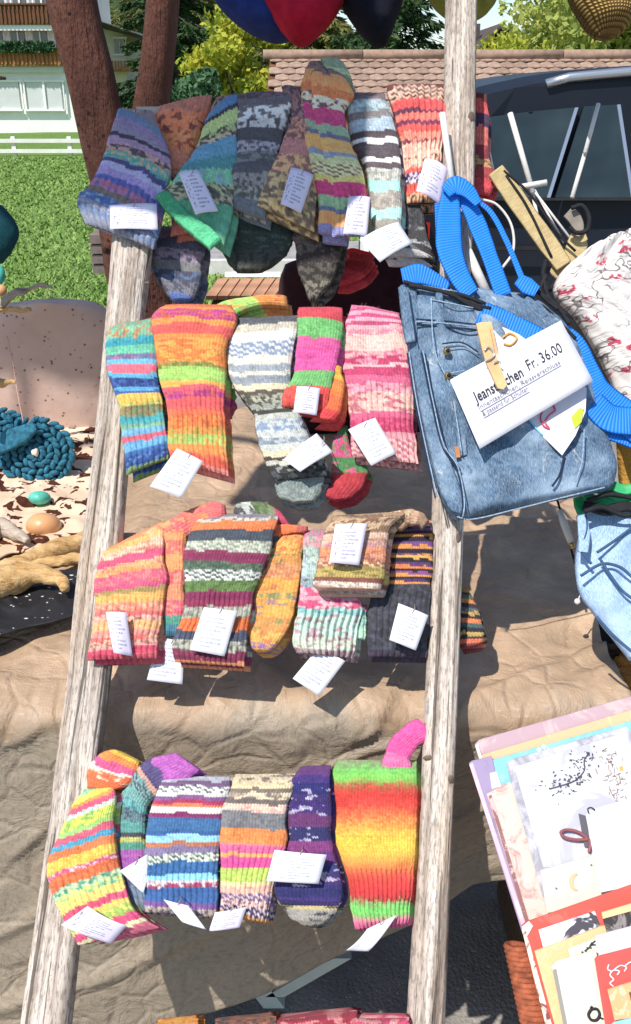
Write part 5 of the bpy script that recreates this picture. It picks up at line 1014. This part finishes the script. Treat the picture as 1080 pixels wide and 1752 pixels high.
# ---- felt and straw hats hanging at the top
def felt(name, c): 
    k = N(name, .95, .1); k.base(k.ramp(k.noise(k.co(), 40, 4), [(.3, tuple(x*.75 for x in c)), (.7, tuple(min(1, x*1.2) for x in c))])); k.b.inputs['Sheen Weight'].default_value = .02; k.bump(k.noise(k.co(), 260, 3), .6, .002); return k.m
c13b = lambda off: (lambda px, py: 1.60-off+0*np.asarray(px, float))
def hat(name, st, mat, label, off, cat='hat', T=.06):
    h = empty(name, tuple(P(st[0][0]*.5+st[0][2]*.5, st[0][1], 1.60-off)), label, cat, 'hats hanging along the top')
    loftobj('crown', st, mat, h, T=T, D=c13b(off), nf=40, nb=26, nv=50, wr=.004, wf=14, power=2, back=1, endround=.16, n=np.array([0, -.95, .3]))
    MB().tube([tuple(P(st[0][0]*.5+st[0][2]*.5, st[0][1]+10, 1.60-off)), tuple(P(st[0][0]*.5+st[0][2]*.5, st[0][1]-60, 1.62-off))], .0015, 6).build('loop', BLK, h, True)
    return h
hat('felt_hat', [(345, -170, 500, -170), (350, -60, 520, -60), (366, 0, 525, -5), (400, 35, 520, 30), (440, 58, 510, 55), (465, 68, 495, 66)], felt('navy_felt', (.020,.035,.16)), 'navy blue pointed felt hat, leftmost in the hanging row', .00)
hat('felt_hat', [(425, -170, 620, -170), (432, -70, 610, -70), (450, 0, 590, 0), (466, 30, 572, 30), (488, 58, 545, 58), (505, 75, 527, 75)], felt('crimson_felt', (.42,.012,.035)), 'crimson pointed felt hat between the navy and the black hats', .05)
hat('felt_hat', [(560, -170, 710, -170), (570, -70, 700, -70), (582, 0, 690, 0), (598, 28, 680, 30), (625, 60, 668, 62), (640, 77, 660, 77)], felt('black_felt', (.010,.011,.020)), 'black pointed felt hat, third in the hanging row', .03)
hat('felt_hat', [(710, -120, 870, -120), (720, -40, 862, -40), (736, 0, 850, 0), (758, 18, 838, 17), (785, 30, 815, 29)], felt('olive_felt', (.24,.26,.06)), 'olive yellow hat mostly hidden behind the top of the right rail', -.07)
k = N('woven_straw', .85, .2); co = k.co('UV'); wv1 = k.wave(co, 42, 1.5, 'X'); wv2 = k.wave(co, 60, 1.5, 'Y'); hh = k.math('MULTIPLY', wv1, wv2); k.base(k.ramp(hh, [(.02, '54401c'), (.3, 'a88448'), (.8, 'ccac70')])); k.bump(hh, .9, .004)
hat('straw_hat', [(940, -140, 1130, -140), (958, -60, 1120, -60), (976, 0, 1100, 0), (995, 30, 1085, 30), (1012, 52, 1070, 52), (1025, 63, 1055, 63)], k.m, 'tan woven straw hat hanging in the top right corner', .06)
MB().tube([tuple(P(200, -230, 1.60)), tuple(P(1200, -230, 1.60))], .012, 10).build('hanging_pole', WOOD, None, True); tag(bpy.data.objects['hanging_pole'], 'thin wooden pole above the picture that the hats hang from', 'pole')

# ---- left table: brown domed shape, cowhide, crochet, driftwood, beads
TZ = .80
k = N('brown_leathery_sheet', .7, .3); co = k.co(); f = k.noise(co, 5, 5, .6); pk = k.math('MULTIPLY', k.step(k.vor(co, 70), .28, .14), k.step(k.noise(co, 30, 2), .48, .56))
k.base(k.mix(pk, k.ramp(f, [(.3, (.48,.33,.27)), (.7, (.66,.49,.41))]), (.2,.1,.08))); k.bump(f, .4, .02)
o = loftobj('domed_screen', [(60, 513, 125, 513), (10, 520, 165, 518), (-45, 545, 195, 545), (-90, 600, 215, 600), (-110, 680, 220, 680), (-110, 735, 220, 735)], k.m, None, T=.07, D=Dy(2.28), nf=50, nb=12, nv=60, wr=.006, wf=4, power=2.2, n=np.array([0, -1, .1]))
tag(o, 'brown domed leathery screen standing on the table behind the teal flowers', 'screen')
k = N('cowhide', .8, .2); co = k.co('UV'); f = k.noise(co, 22, 3, .55, .5); k.base(k.mix(k.step(f, .53, .555), k.ramp(k.noise(co, 6, 3), [(.3, 'cfae90'), (.7, 'e6cfb6')]), k.ramp(k.noise(co, 60, 3), [(.3, '35170c'), (.7, '5c3020')]))); k.bump(k.noise(k.co('UV', (90, 400, 1)), 1, 3), .4, .002); HIDE = k.m
def tabsheet(name, quad, z, mat, label, cat, amp=.006, n=60, seed=0, thick=.003):
    q = np.array(quad, float); u = np.linspace(0, 1, n)[None, :, None]; v = np.linspace(0, 1, n)[:, None, None]
    p = (q[0]*(1-u)+q[1]*u)*(1-v)+(q[3]*(1-u)+q[2]*u)*v; ed = np.minimum(np.minimum(u, 1-u), np.minimum(v, 1-v))[..., 0]
    p = p+np.stack([noise(v[..., 0]*7+0*u[..., 0], u[..., 0]*7, 0, seed), noise(u[..., 0]*7+0*v[..., 0], v[..., 0]*7, 2, seed)], -1)*6
    W = P(p[..., 0], p[..., 1], Dz(z)(p[..., 0], p[..., 1])); W[..., 2] += amp*(crumple(W[..., 0]*7, W[..., 1]*7, seed)-.5)*np.clip(ed*8, 0.2, 1)
    me = mesh(W.reshape(-1, 3), gridF(n, n), uv=W[..., :2].reshape(-1, 2)); o = link(name, me, None, mat, True); s_ = o.modifiers.new('thickness', 'SOLIDIFY'); s_.thickness = thick
    return tag(o, label, cat)
tabsheet('cowhide', [(-120, 705, ), (180, 715), (172, 945), (-160, 960)], .812, HIDE, 'brown and cream spotted cowhide under the teal crochet flowers', 'hide', .010, 70, 4)
k = N('black_sequin_cloth', .6, .5); co = k.co('UV'); m1 = k.math('MULTIPLY', k.step(k.vor(k.co('UV', (1, 2, 1)), 62), .28, .18), k.step(k.noise(co, 40, 2), .50, .56)); k.base(k.mix(m1, (.012,.012,.014), 'd8d4d0')); k.bump(k.noise(co, 60, 3), .5, .003); 
tabsheet('sequin_cloth', [(-160, 985), (150, 975), (132, 1052), (-170, 1135)], .825, k.m, 'black cloth strewn with white flecks in front of the driftwood', 'cloth', .012, 60, 6)
teal = plain('teal_wool', (.030,.150,.225), .95, .5, 90, .9, .003); tealb = felt('dark_teal_wool', (.012,.06,.075))
def crochet(cx, cy, rpx, d, label, grp='crochet flowers'):
    r = np.random.default_rng(int(cx+cy)); mb = MB(); s = d/FPX
    t = empty('crochet_flower', tuple(P(cx, cy, d)), label, 'crochet flower', grp)
    nr_ = 5
    for i in range(nr_):
        q = rpx*(.18+.74*i/(nr_-1)); m = max(8, int(2*math.pi*q/12.5))
        for j in range(m):
            a = 2*math.pi*(j+.5*(i % 2))/m+r.normal()*.03; z = .018*(1-(q/rpx)**2)+r.normal()*.0015
            c0 = P(cx+q*math.cos(a)*1.02, cy+q*math.sin(a)*.92, d-z); L_ = 9.5*s; W_ = 5.0*s
            tl = a+math.pi/2+(.55 if i % 2 else -.55)
            X = RR*math.cos(tl)-UU*math.sin(tl); Y = RR*math.sin(tl)+UU*math.cos(tl); M = np.stack([X*L_, Y*W_, -FF*W_*1.2], 1)
            mb.ball(c0, 1, 9, 6, M)
    mb.build('stitches', teal, t, True)
    MB().ball(P(cx, cy, d+.010), 1, 20, 8, np.stack([RR*rpx*s*.9, UU*rpx*s*.8, -FF*.014], 1)).build('backing', teal, t, True)
    MB().ball(P(cx-1, cy, d-.028), .0085, 10, 8, None, lambda p: .15*math.sin(p[0]*5)).build('button', plain('cream_button', 'e8d8c8', .6, .1, 40), t, True)
dT = float(Dz(.86)(58, 775))
crochet(62, 774, 66, dT, 'large teal crochet flower with a small cream centre beside the left rail')
crochet(-5, 752, 60, dT+.07, 'second teal crochet flower cut by the left edge of the picture')
strap([(-20, 768), (10, 756), (40, 742), (60, 728)], [30, 36, 34, 20], .045, None, teal, 'teal_leaf', T=.006, D=lambda a, b: dT+0*np.asarray(a, float)); tag(bpy.data.objects['teal_leaf'], 'flat dark teal wool leaf between the two crochet flowers', 'crochet leaf')
def bead(px, py, rx, ry, z, mat, label, cat='bead'):
    d = float(Dz(z)(px, py+ry*.5)); s = d/FPX
    return tag(MB().ball(P(px, py, d), 1, 20, 14, np.stack([RR*rx*s, UU*ry*s, -FF*rx*s], 1), None).build('bead', mat, None, True), label, cat)
wb_ = N('polished_wood_bead', .35, .45); f = wb_.wave(wb_.co(sc=(1, 1, 3)), 20, 4, 'Z'); wb_.base('d8a070'); WBD = wb_.m; TQ = plain('turquoise_stone', '58b8a4', .35, .25, 60)
bead(75, 900, 30, 23, TZ+.01, WBD, 'large wooden bead lying on the cowhide', 'wooden bead'); bead(68, 852, 19, 12, TZ+.02, TQ, 'turquoise stone bead above the large wooden bead')
bead(8, 557, 18, 17, .99, WBD, 'round wooden bead at the left edge above the brown dome', 'wooden bead'); bead(2, 497, 10, 10, 1.02, WBD, 'small pale wooden bead at the left edge above the driftwood twig', 'wooden bead'); bead(-3, 470, 12, 18, 1.05, TQ, 'turquoise bead cut by the left edge below the dark teal tassel')
def drift(name, pts, rad, mat, label, D, sx=1.0, seed=0):
    q = smoothpts(np.array([(a[0], a[1], 0) for a in pts], float), 46); r = np.interp(np.linspace(0, 1, 46), np.linspace(0, 1, len(rad)), rad)
    W = np.array([pt(a[0], a[1], D) for a in q]); s = 1/800.
    mb = MB(); mb.tube(W, r*s, 16); V = np.array(mb.v); nz = fbm(V[:, 0]*30, V[:, 1]*30, V[:, 2]*30, seed)*.007+fbm(V[:, 0]*90, V[:, 1]*90, V[:, 2]*90, seed)*.003
    c0 = V.mean(0); V[:, 2] += nz; V[:, 1] += nz*.7; mb.v = V.tolist(); return tag(mb.build(name, mat, None, True), label, 'driftwood')
k = N('driftwood', .85, .2); co = k.co(rot=(0, 0, .3), sc=(1, 6, 6)); f = k.noise(co, 14, 5, .7, .5); k.base(k.ramp(f, [(.28, '6a4a2c'), (.42, 'b8905c'), (.6, 'd6b482'), (.8, 'e8d0a8')])); k.bump(f, .9, .006); DW = k.m
k = N('grey_driftwood', .85, .2); co = k.co(rot=(0, 0, .3), sc=(1, 6, 6)); f = k.noise(co, 14, 5, .7, .5); k.base(k.ramp(f, [(.28, '5c5044'), (.45, 'a89888'), (.75, 'd4c8b8')])); k.bump(f, .9, .006); DWG = k.m
Dt = Dz(.83)
drift('driftwood', [(-40, 985), (10, 972), (60, 955), (110, 938), (150, 925)], [12, 15, 14, 15, 13], DW, 'long tan driftwood branch lying just below the wooden bead', Dt, seed=1)
drift('driftwood', [(-40, 1005), (20, 992), (60, 985), (105, 990), (112, 1006)], [24, 22, 17, 13, 6], DW, 'thick flat tan driftwood piece in front of the long branch', Dz(.85), seed=2)
drift('driftwood', [(20, 972), (80, 962), (140, 955)], [9, 9, 8], DW, 'thin tan driftwood stick between the long branch and the flat piece', Dz(.83), seed=3)
drift('driftwood', [(-40, 925), (0, 905), (30, 915), (48, 925)], [16, 17, 12, 5], DWG, 'pale grey driftwood lump at the left edge beside the wooden bead', Dt, seed=4)
Da = lambda a, b: 2.0+0*np.asarray(a, float)
drift('driftwood', [(-50, 535), (0, 520), (25, 502), (60, 492), (90, 488)], [7, 8, 7, 5, 2.5], DWG, 'slim curved driftwood twig jutting over the lawn at the left', Da, seed=5)
drift('driftwood', [(-50, 530), (0, 532), (30, 530), (53, 530)], [5, 6, 5, 3], DW, 'short pointed driftwood twig above the round bead', Da, seed=6)
drift('driftwood', [(-50, 668), (0, 657), (15, 653), (27, 652)], [7, 9, 7, 2], DW, 'short driftwood twig at the left edge in front of the dome', Da, seed=7)
line('hanging_thread', [(12, 575), (22, 620), (30, 670), (40, 722)], .0012, plain('pink_thread', 'c8a090', .8, .1, 50), None, 0, Da); tag(bpy.data.objects['hanging_thread'], 'thin pink thread hanging from the round wooden bead', 'thread')
o = loftobj('teal_tassel', [(-60, 348, 5, 352), (-60, 365, 24, 375), (-60, 395, 33, 400), (-60, 430, 22, 428), (-50, 455, 5, 450)], tealb, None, T=.035, D=lambda a, b: 1.9+0*np.asarray(a, float), wr=.003, power=2, endround=.15); tag(o, 'dark teal felt tassel cut by the left edge of the picture', 'tassel')
tag(MB().tube([tuple(P(-60, 128, 1.9)), tuple(P(10, 134, 1.9))], [.012, .003], 10).build('twig', BARK, None, True), 'dark twig tip at the left edge in front of the chalet', 'twig')
tag(MB().tube([tuple(P(-30, -60, 1.9)), tuple(P(-30, 720, 1.95))], .006, 8).build('hanging_wire', BLK, None, True), 'wire just left of the picture that holds beads and driftwood', 'wire')

# ---- wooden crate, dark bags behind the ladder
plk = plain('pinkish_crate_board', (.42,.22,.13), .85, .35, 14)
cb = empty('wooden_crate', tuple(P(420, 545, 2.7)), 'small wooden crate with a slatted orange-brown lid behind the orange socks', 'crate')
for i in range(6):
    x0 = 352+i*20; q = [(x0+22, 476), (x0+39, 476), (x0+18, 506), (x0, 506)]
    MB().prism([tuple(P(a, b, 2.75-(b-476)*.006)) for a, b in q], (0, -.5, .85), .015).build('slat', plk, cb)
a = P(360, 506, 2.57); b = P(470, 550, 2.57); bxobj('side', ((a[0]+b[0])/2, a[1]+.08, (a[2]+b[2])/2-.015), ((b[0]-a[0])/2, .06, (a[2]-b[2])/2-.01), bk, cb); MB().prism([tuple(P(x, y, 2.8)) for x, y in ((385, 467), (480, 467), (480, 474), (385, 474))], (0, -1, 0), .02).build('batten', wp, cb)
o = loftobj('dark_bag', [(488, 452, 690, 440), (478, 480, 720, 480), (476, 520, 735, 530), (476, 600, 740, 600), (478, 700, 735, 700), (485, 745, 730, 745)], felt('black_maroon_cloth', (.030,.010,.014)), None, T=.10, D=Dy(2.25), wr=.015, wf=8, power=3, endround=.1); tag(o, 'large blackish maroon cloth bag standing behind the second row of socks', 'bag')
o = loftobj('red_scarf', [(590, 436, 640, 442), (575, 458, 630, 462), (566, 478, 600, 484)], felt('red_wool', (.5,.02,.03)), None, T=.03, D=Dy(2.05), wr=.01); tag(o, 'crumpled bright red wool scarf on top of the dark bag', 'scarf')
sto = plain('grey_brown_stone', (.20,.16,.14), .95, .3, 10)
pl_ = empty('plank_bench', tuple(hp(175, 480, 6.0)), 'low grey-brown plank bench on the lawn behind the left rail', 'bench')
for i in range(4): hrect('plank', 152+i*2, 402+i*17, 205, 417+i*17, 6.0+.01*i, .25, sto, pl_)

# ---- the box of cards at lower right
Dc = lambda px, py: 1.30-(np.asarray(py, float)-1300)*.0003+(np.asarray(px, float)-900)*.00005
def cmat(name, c, c2=None, sc=30, lo=.5, hi=.6, rough=.55, dist=1.5):
    k = N(name, rough, .35)
    if c2: k.base(k.mix(k.step(k.noise(k.co('UV'), sc, 4, .7, dist), lo, hi), c, c2))
    else: k.base(c)
    return k.m
def card(q, off, mat, label, name='greeting_card', th=.0022, grp='cards in the wicker box'):
    pts = np.array([pt(a, b, Dc, off) for a, b in q]); me = MB().prism([tuple(a) for a in pts], -FF, th)
    V = np.array(me.v); m_ = mesh(V, me.f, uv=np.stack([V@RR, V@UU], 1)); o = link(name, m_, None, mat); return tag(o, label, 'card', grp)
def detail(par, q, off, mat, name): 
    pts = [tuple(pt(a, b, Dc, off)) for a, b in q]; mb = MB().prism(pts, -FF, .0006); V = np.array(mb.v); return link(name, mesh(V, mb.f, uv=np.stack([V@RR, V@UU], 1)), par, mat)
W_ = cmat('white_paper', 'd8d6d8'); 
cA = card([(813, 1274), (820, 1266), (1120, 1180), (1200, 1560), (900, 1600)], .000, cmat('mauve_card', 'b89ca4', 'c8b0b0', 12), 'mauve card furthest back in the box, only its top edge showing')
card([(824, 1292), (1120, 1203), (1200, 1560), (900, 1600)], .006, cmat('sand_card', 'ccb48c', 'd8c4a0', 40, .55, .7), 'sand yellow card second from the back')
detail(cA, [(813, 1276), (818, 1273), (826, 1300), (822, 1302)], .0065, W_, 'edge')
c_ = card([(838, 1302), (1120, 1222), (1200, 1560), (900, 1600)], .012, cmat('sky_blue_card', '84c0cc', '94ccd4', 20), 'sky blue card third from the back')
for (x, y) in ((922, 1283), (930, 1278), (938, 1284)): detail(c_, [(x-4, y), (x, y-5), (x+5, y-1), (x+2, y+5)], .0135, cmat('cream_print', 'f0e0c8'), 'print')
c_ = card([(803, 1306), (808, 1302), (842, 1294), (846, 1316), (950, 1590), (895, 1600)], .016, cmat('lilac_card', '9c8cac', '8c80a0', 14), 'lilac card with a cut corner at the left of the box')
detail(c_, [(803, 1308), (809, 1305), (900, 1582), (893, 1584)], .0172, cmat('pink_edge_paper', 'e8b4c0', 'f4d4d8', 8), 'edge')
detail(c_, [(838, 1323), (850, 1320), (858, 1345), (842, 1350)], .0172, W_, 'corner')
c_ = card([(833, 1359), (872, 1338), (1040, 1500), (1000, 1560), (902, 1582)], .022, cmat('mottled_rose_card', 'dcc0b4', 'b07c78', 22, .48, .68), 'mottled rose and cream card at the left side of the box')
detail(c_, [(836, 1362), (841, 1360), (905, 1574), (899, 1578)], .0232, cmat('brown_edge', '8c6460', 'd4b0ac', 40), 'edge')
c_ = card([(867, 1308), (876, 1300), (1072, 1243), (1120, 1300), (1200, 1560), (935, 1556)], .028, cmat('grey_marbled_card', '98969e', 'c0bec6', 18, .4, .6), 'grey framed card with an ink drawing of a branch and a line of script')
pg = detail(c_, [(880, 1312), (1068, 1254), (1150, 1480), (930, 1484)], .030, cmat('drawing_paper', 'c9c8cf', 'b4b4c0', 8), 'page')
# ink branch: strokes and blossom marks
r_ = np.random.default_rng(5); mb = MB(); BR = [(1009, 1288), (1000, 1300), (1000, 1318), (985, 1335), (968, 1342), (940, 1350)]
q = smoothpts(np.array(BR, float)[:, :2], 20)
def stroke(mb, p0, p1, w, off):
    p0 = np.array(p0, float); p1 = np.array(p1, float); d = p1-p0; n_ = np.array([-d[1], d[0]]); n_ = n_/(np.linalg.norm(n_)+1e-6)*w/2
    mb.prism([tuple(pt(*a, Dc, off)) for a in (p0+n_, p0-n_, p1-n_, p1+n_)], -FF, .0003)
for i in range(19): stroke(mb, q[i], q[i+1], 2.2, .0312)
for i in range(120):
    c0 = q[r_.integers(20)]+r_.normal(size=2)*np.array([17, 11]); a = r_.random()*6.28; l = r_.uniform(1.5, 5.5); stroke(mb, c0, c0+l*np.array([math.cos(a), math.sin(a)]), r_.uniform(.8, 3.0), .0312)
mb.build('branch_drawing', plain('soft_ink', '4c4e56', .7, .3, 60, 0), c_)
mb = MB()
for i in range(70):
    t = r_.random(); c0 = np.array([1045+12*t, 1285+95*t])+r_.normal(size=2)*np.array([11, 2]); a = -.3+r_.choice([0, 1.57])+r_.normal()*.2; stroke(mb, c0, c0+r_.uniform(3, 10)*np.array([math.cos(a), math.sin(a)]), r_.uniform(.8, 1.6), .0312)
mb.build('stamp_print', plain('brown_ink', '8c7464', .7, .2, 40, 0), c_)
detail(c_, [(1060, 1312), (1066, 1311), (1067, 1318), (1061, 1319)], .0314, ORG, 'print')
c2 = card([(925, 1490), (1014, 1464), (1060, 1540), (936, 1562)], .036, cmat('moon_card_paper', 'd0c8bc', 'c2b6aa', 30, .6, .8), 'small white card with an orange crescent moon')
mb = MB(); a = np.linspace(.9, 5.4, 22); o1 = [(987+12*math.cos(t)*-1, 1508+13*math.sin(t)) for t in a]; 
cx, cy = 986, 1509; out = [(cx+12*math.cos(t), cy+15*math.sin(t)) for t in np.linspace(math.pi*.45, math.pi*1.55, 18)]; inn = [(cx+3.5+9*math.cos(t)*.95, cy+12.5*math.sin(t)) for t in np.linspace(math.pi*1.45, math.pi*.55, 18)]
detail(c2, out+inn, .038, cmat('moon_orange', 'e8b48c'), 'crescent_moon')
for x, y in ((1012, 1480), (952, 1520)): detail(c2, [(x-2, y), (x, y-2), (x+2, y), (x, y+2)], .038, INKG, 'print')
card([(1003, 1396), (1012, 1386), (1120, 1355), (1160, 1500), (1028, 1527)], .052, cmat('blank_card_paper', 'dad8da'), 'blank white card standing proud in front of the ink drawing')
kk = tag(line('cord_loop', [(1006, 1436), (985, 1437), (965, 1432), (960, 1424), (968, 1420), (985, 1422), (1000, 1430), (1010, 1442), (1008, 1458)], .0022, plain('maroon_cord', '8c5458', .7, .2, 40), None, .037, Dc), 'maroon cord loop lying on the ink drawing card beside the blank card', 'cord')
detail(c_, [(990, 1392), (1003, 1396), (1010, 1450), (1000, 1448)], .036, cmat('slate_paper', '5c5a64'), 'bookmark')
line('clip', [(1008, 1392), (1006, 1384), (1012, 1382), (1018, 1386)], .001, INK, c_, .055, Dc)
# lower group
c_ = card([(893, 1584), (900, 1578), (1120, 1500), (1200, 1700), (1100, 1900), (975, 1900)], .060, cmat('coral_card', 'c4584c', 'cc6a5c', 12), 'coral red card with cut corners, tallest of the lower group')
detail(c_, [(893, 1586), (905, 1576), (912, 1584), (900, 1606)], .0612, W_, 'corner'); detail(c_, [(893, 1590), (899, 1588), (985, 1900), (970, 1900)], .0612, cmat('cream_edge', 'e8d0c0', '7c4c48', 60), 'edge')
card([(922, 1592), (1018, 1560), (1030, 1590), (930, 1622)], .066, cmat('slate_photo_card', 'e8e6f0', '4c4850', 9, .56, .6), 'small lilac-white card with dark torn edge tucked behind the orange one')
card([(915, 1628), (1030, 1585), (1120, 1575), (1160, 1900), (990, 1900)], .070, cmat('speckled_sand_card', 'dcb888', 'e8cca4', 60, .5, .7), 'speckled sand card behind the cream card')
card([(1030, 1562), (1120, 1535), (1130, 1545), (1032, 1572)], .076, cmat('peach_card', 'f0c090'), 'peach strip of a card at the right edge'); card([(1032, 1572), (1130, 1545), (1140, 1600), (1040, 1600)], .074, cmat('dark_photo', '3c3838', '8c8480', 20), 'dark photo card with a pale shape at the right edge')
c_ = card([(972, 1624), (1018, 1606), (1024, 1630), (978, 1646)], .078, cmat('pale_green_card', 'c4ccb8', 'dcdcd0', 30), 'pale green card with a dark pine twig print'); mb = MB()
for i in range(14): stroke(mb, (994+i*1.6, 1634-i*1.6), (994+i*1.6+r_.uniform(-2, 8), 1634-i*1.6+r_.uniform(-7, 3)), 2.2, .0795)
mb.build('twig_print', INK, c_)
card([(1018, 1602), (1120, 1575), (1130, 1640), (1026, 1640)], .080, cmat('grey_white_card', 'd0d0d6'), 'off-white card above the coral scroll card')
c_ = card([(944, 1654), (955, 1644), (1020, 1626), (1060, 1900), (1000, 1900)], .086, cmat('ivory_card', 'd4cdbc'), 'large ivory card with a little round key emblem near its foot')
detail(c_, [(946, 1660), (952, 1658), (1000, 1900), (992, 1900)], .0872, cmat('grey_edge', '908c84'), 'edge')
line('key_emblem', [(1012, 1726), (1022, 1727), (1026, 1736), (1021, 1745), (1012, 1745), (1007, 1736), (1012, 1726)], .0017, INK, c_, .089, Dc); stm = MB(); stroke(stm, (1011, 1722), (1016, 1728), 5, .0885); stroke(stm, (1026, 1741), (1033, 1744), 3, .0885); stm.build('key_emblem', INK, c_)
c_ = card([(1018, 1642), (1022, 1637), (1120, 1612), (1180, 1900), (1060, 1900)], .094, cmat('coral_scroll_card', 'd4554e', 'dc6058', 10), 'coral red card with white scroll ornament and a tan label')
for sc_ in ([(1050, 1688), (1044, 1682), (1050, 1676), (1044, 1668), (1050, 1660), (1060, 1662), (1056, 1668)], [(1052, 1658), (1062, 1652), (1072, 1655), (1068, 1662)], [(1070, 1652), (1080, 1646), (1092, 1650)], [(1046, 1662), (1040, 1658), (1042, 1650)]): line('scroll', sc_, .0009, W_, c_, .0965, Dc)
c2 = card([(1040, 1694), (1120, 1668), (1140, 1730), (1052, 1746)], .100, cmat('cork_card', 'd8a878', 'e8c4a0', 60), 'tan cork-like label card with a brown initial, at the right edge')
qd = [(1040, 1694), (1120, 1668), (1140, 1730), (1052, 1746)]; text('D', qd, .40, .56, .62, .36, plain('brown_print', '7c4c30', .7, .1, 50, 0), c2, .1025, Dc, bold=.02)
card([(1040, 1760), (1052, 1750), (1120, 1733), (1150, 1900), (1080, 1900)], .104, cmat('aqua_card', '94d8e4'), 'aqua card just showing in the bottom right corner')
# wicker box that holds them
TCW = plain('terracotta_wicker', (.33,.095,.045), .75, .4, 80, .6, .003)
bx = empty('wicker_box', tuple(pt(1000, 1900, Dc, .0)), 'terracotta wicker box full of greeting cards at lower right', 'basket')
mb = MB(); A = pt(884, 1620, Dc, -.02); B = pt(945, 1860, Dc, .05)
for i in range(26):
    t = i/25; c0 = A*(1-t)+B*t; th = np.linspace(0, 6.283, 22); u_ = np.array([1, 0, 0]); v_ = np.array([.3, -.75, .55]); v_ /= np.linalg.norm(v_)
    mb.tube(np.array([c0+(.013+.005*t)*(u_*math.cos(x)+LN*.9*math.sin(x))+v_*.004*math.sin(x) for x in th]), .0042, 6, False)
mb.build('rim', TCW, bx, True)
mb = MB()
for i in range(18):
    z0 = .35+i*.010; mb.tube(smoothpts([(.45, .66, z0), (.45, .90, z0+.002*(i % 2)), (.50, .98, z0), (.75, .98, z0)], 30)+np.stack([.003*np.sin(np.arange(30)*1.8+3.14*i)]*3, 1)*np.array([1, 1, 0]), .0065, 6, False)
mb.build('side', TCW, bx, True)
st2 = empty('display_stool', (.7, .82, 0), 'dark stool under the wicker box, below the picture', 'stool')
bxobj('seat', (.70, .82, .315), (.24, .20, .015), bk, st2)
for x in (.50, .90):
    for y in (.62, 1.02): bxobj('leg', (x, y, .16), (.018, .018, .16), bk, st2)
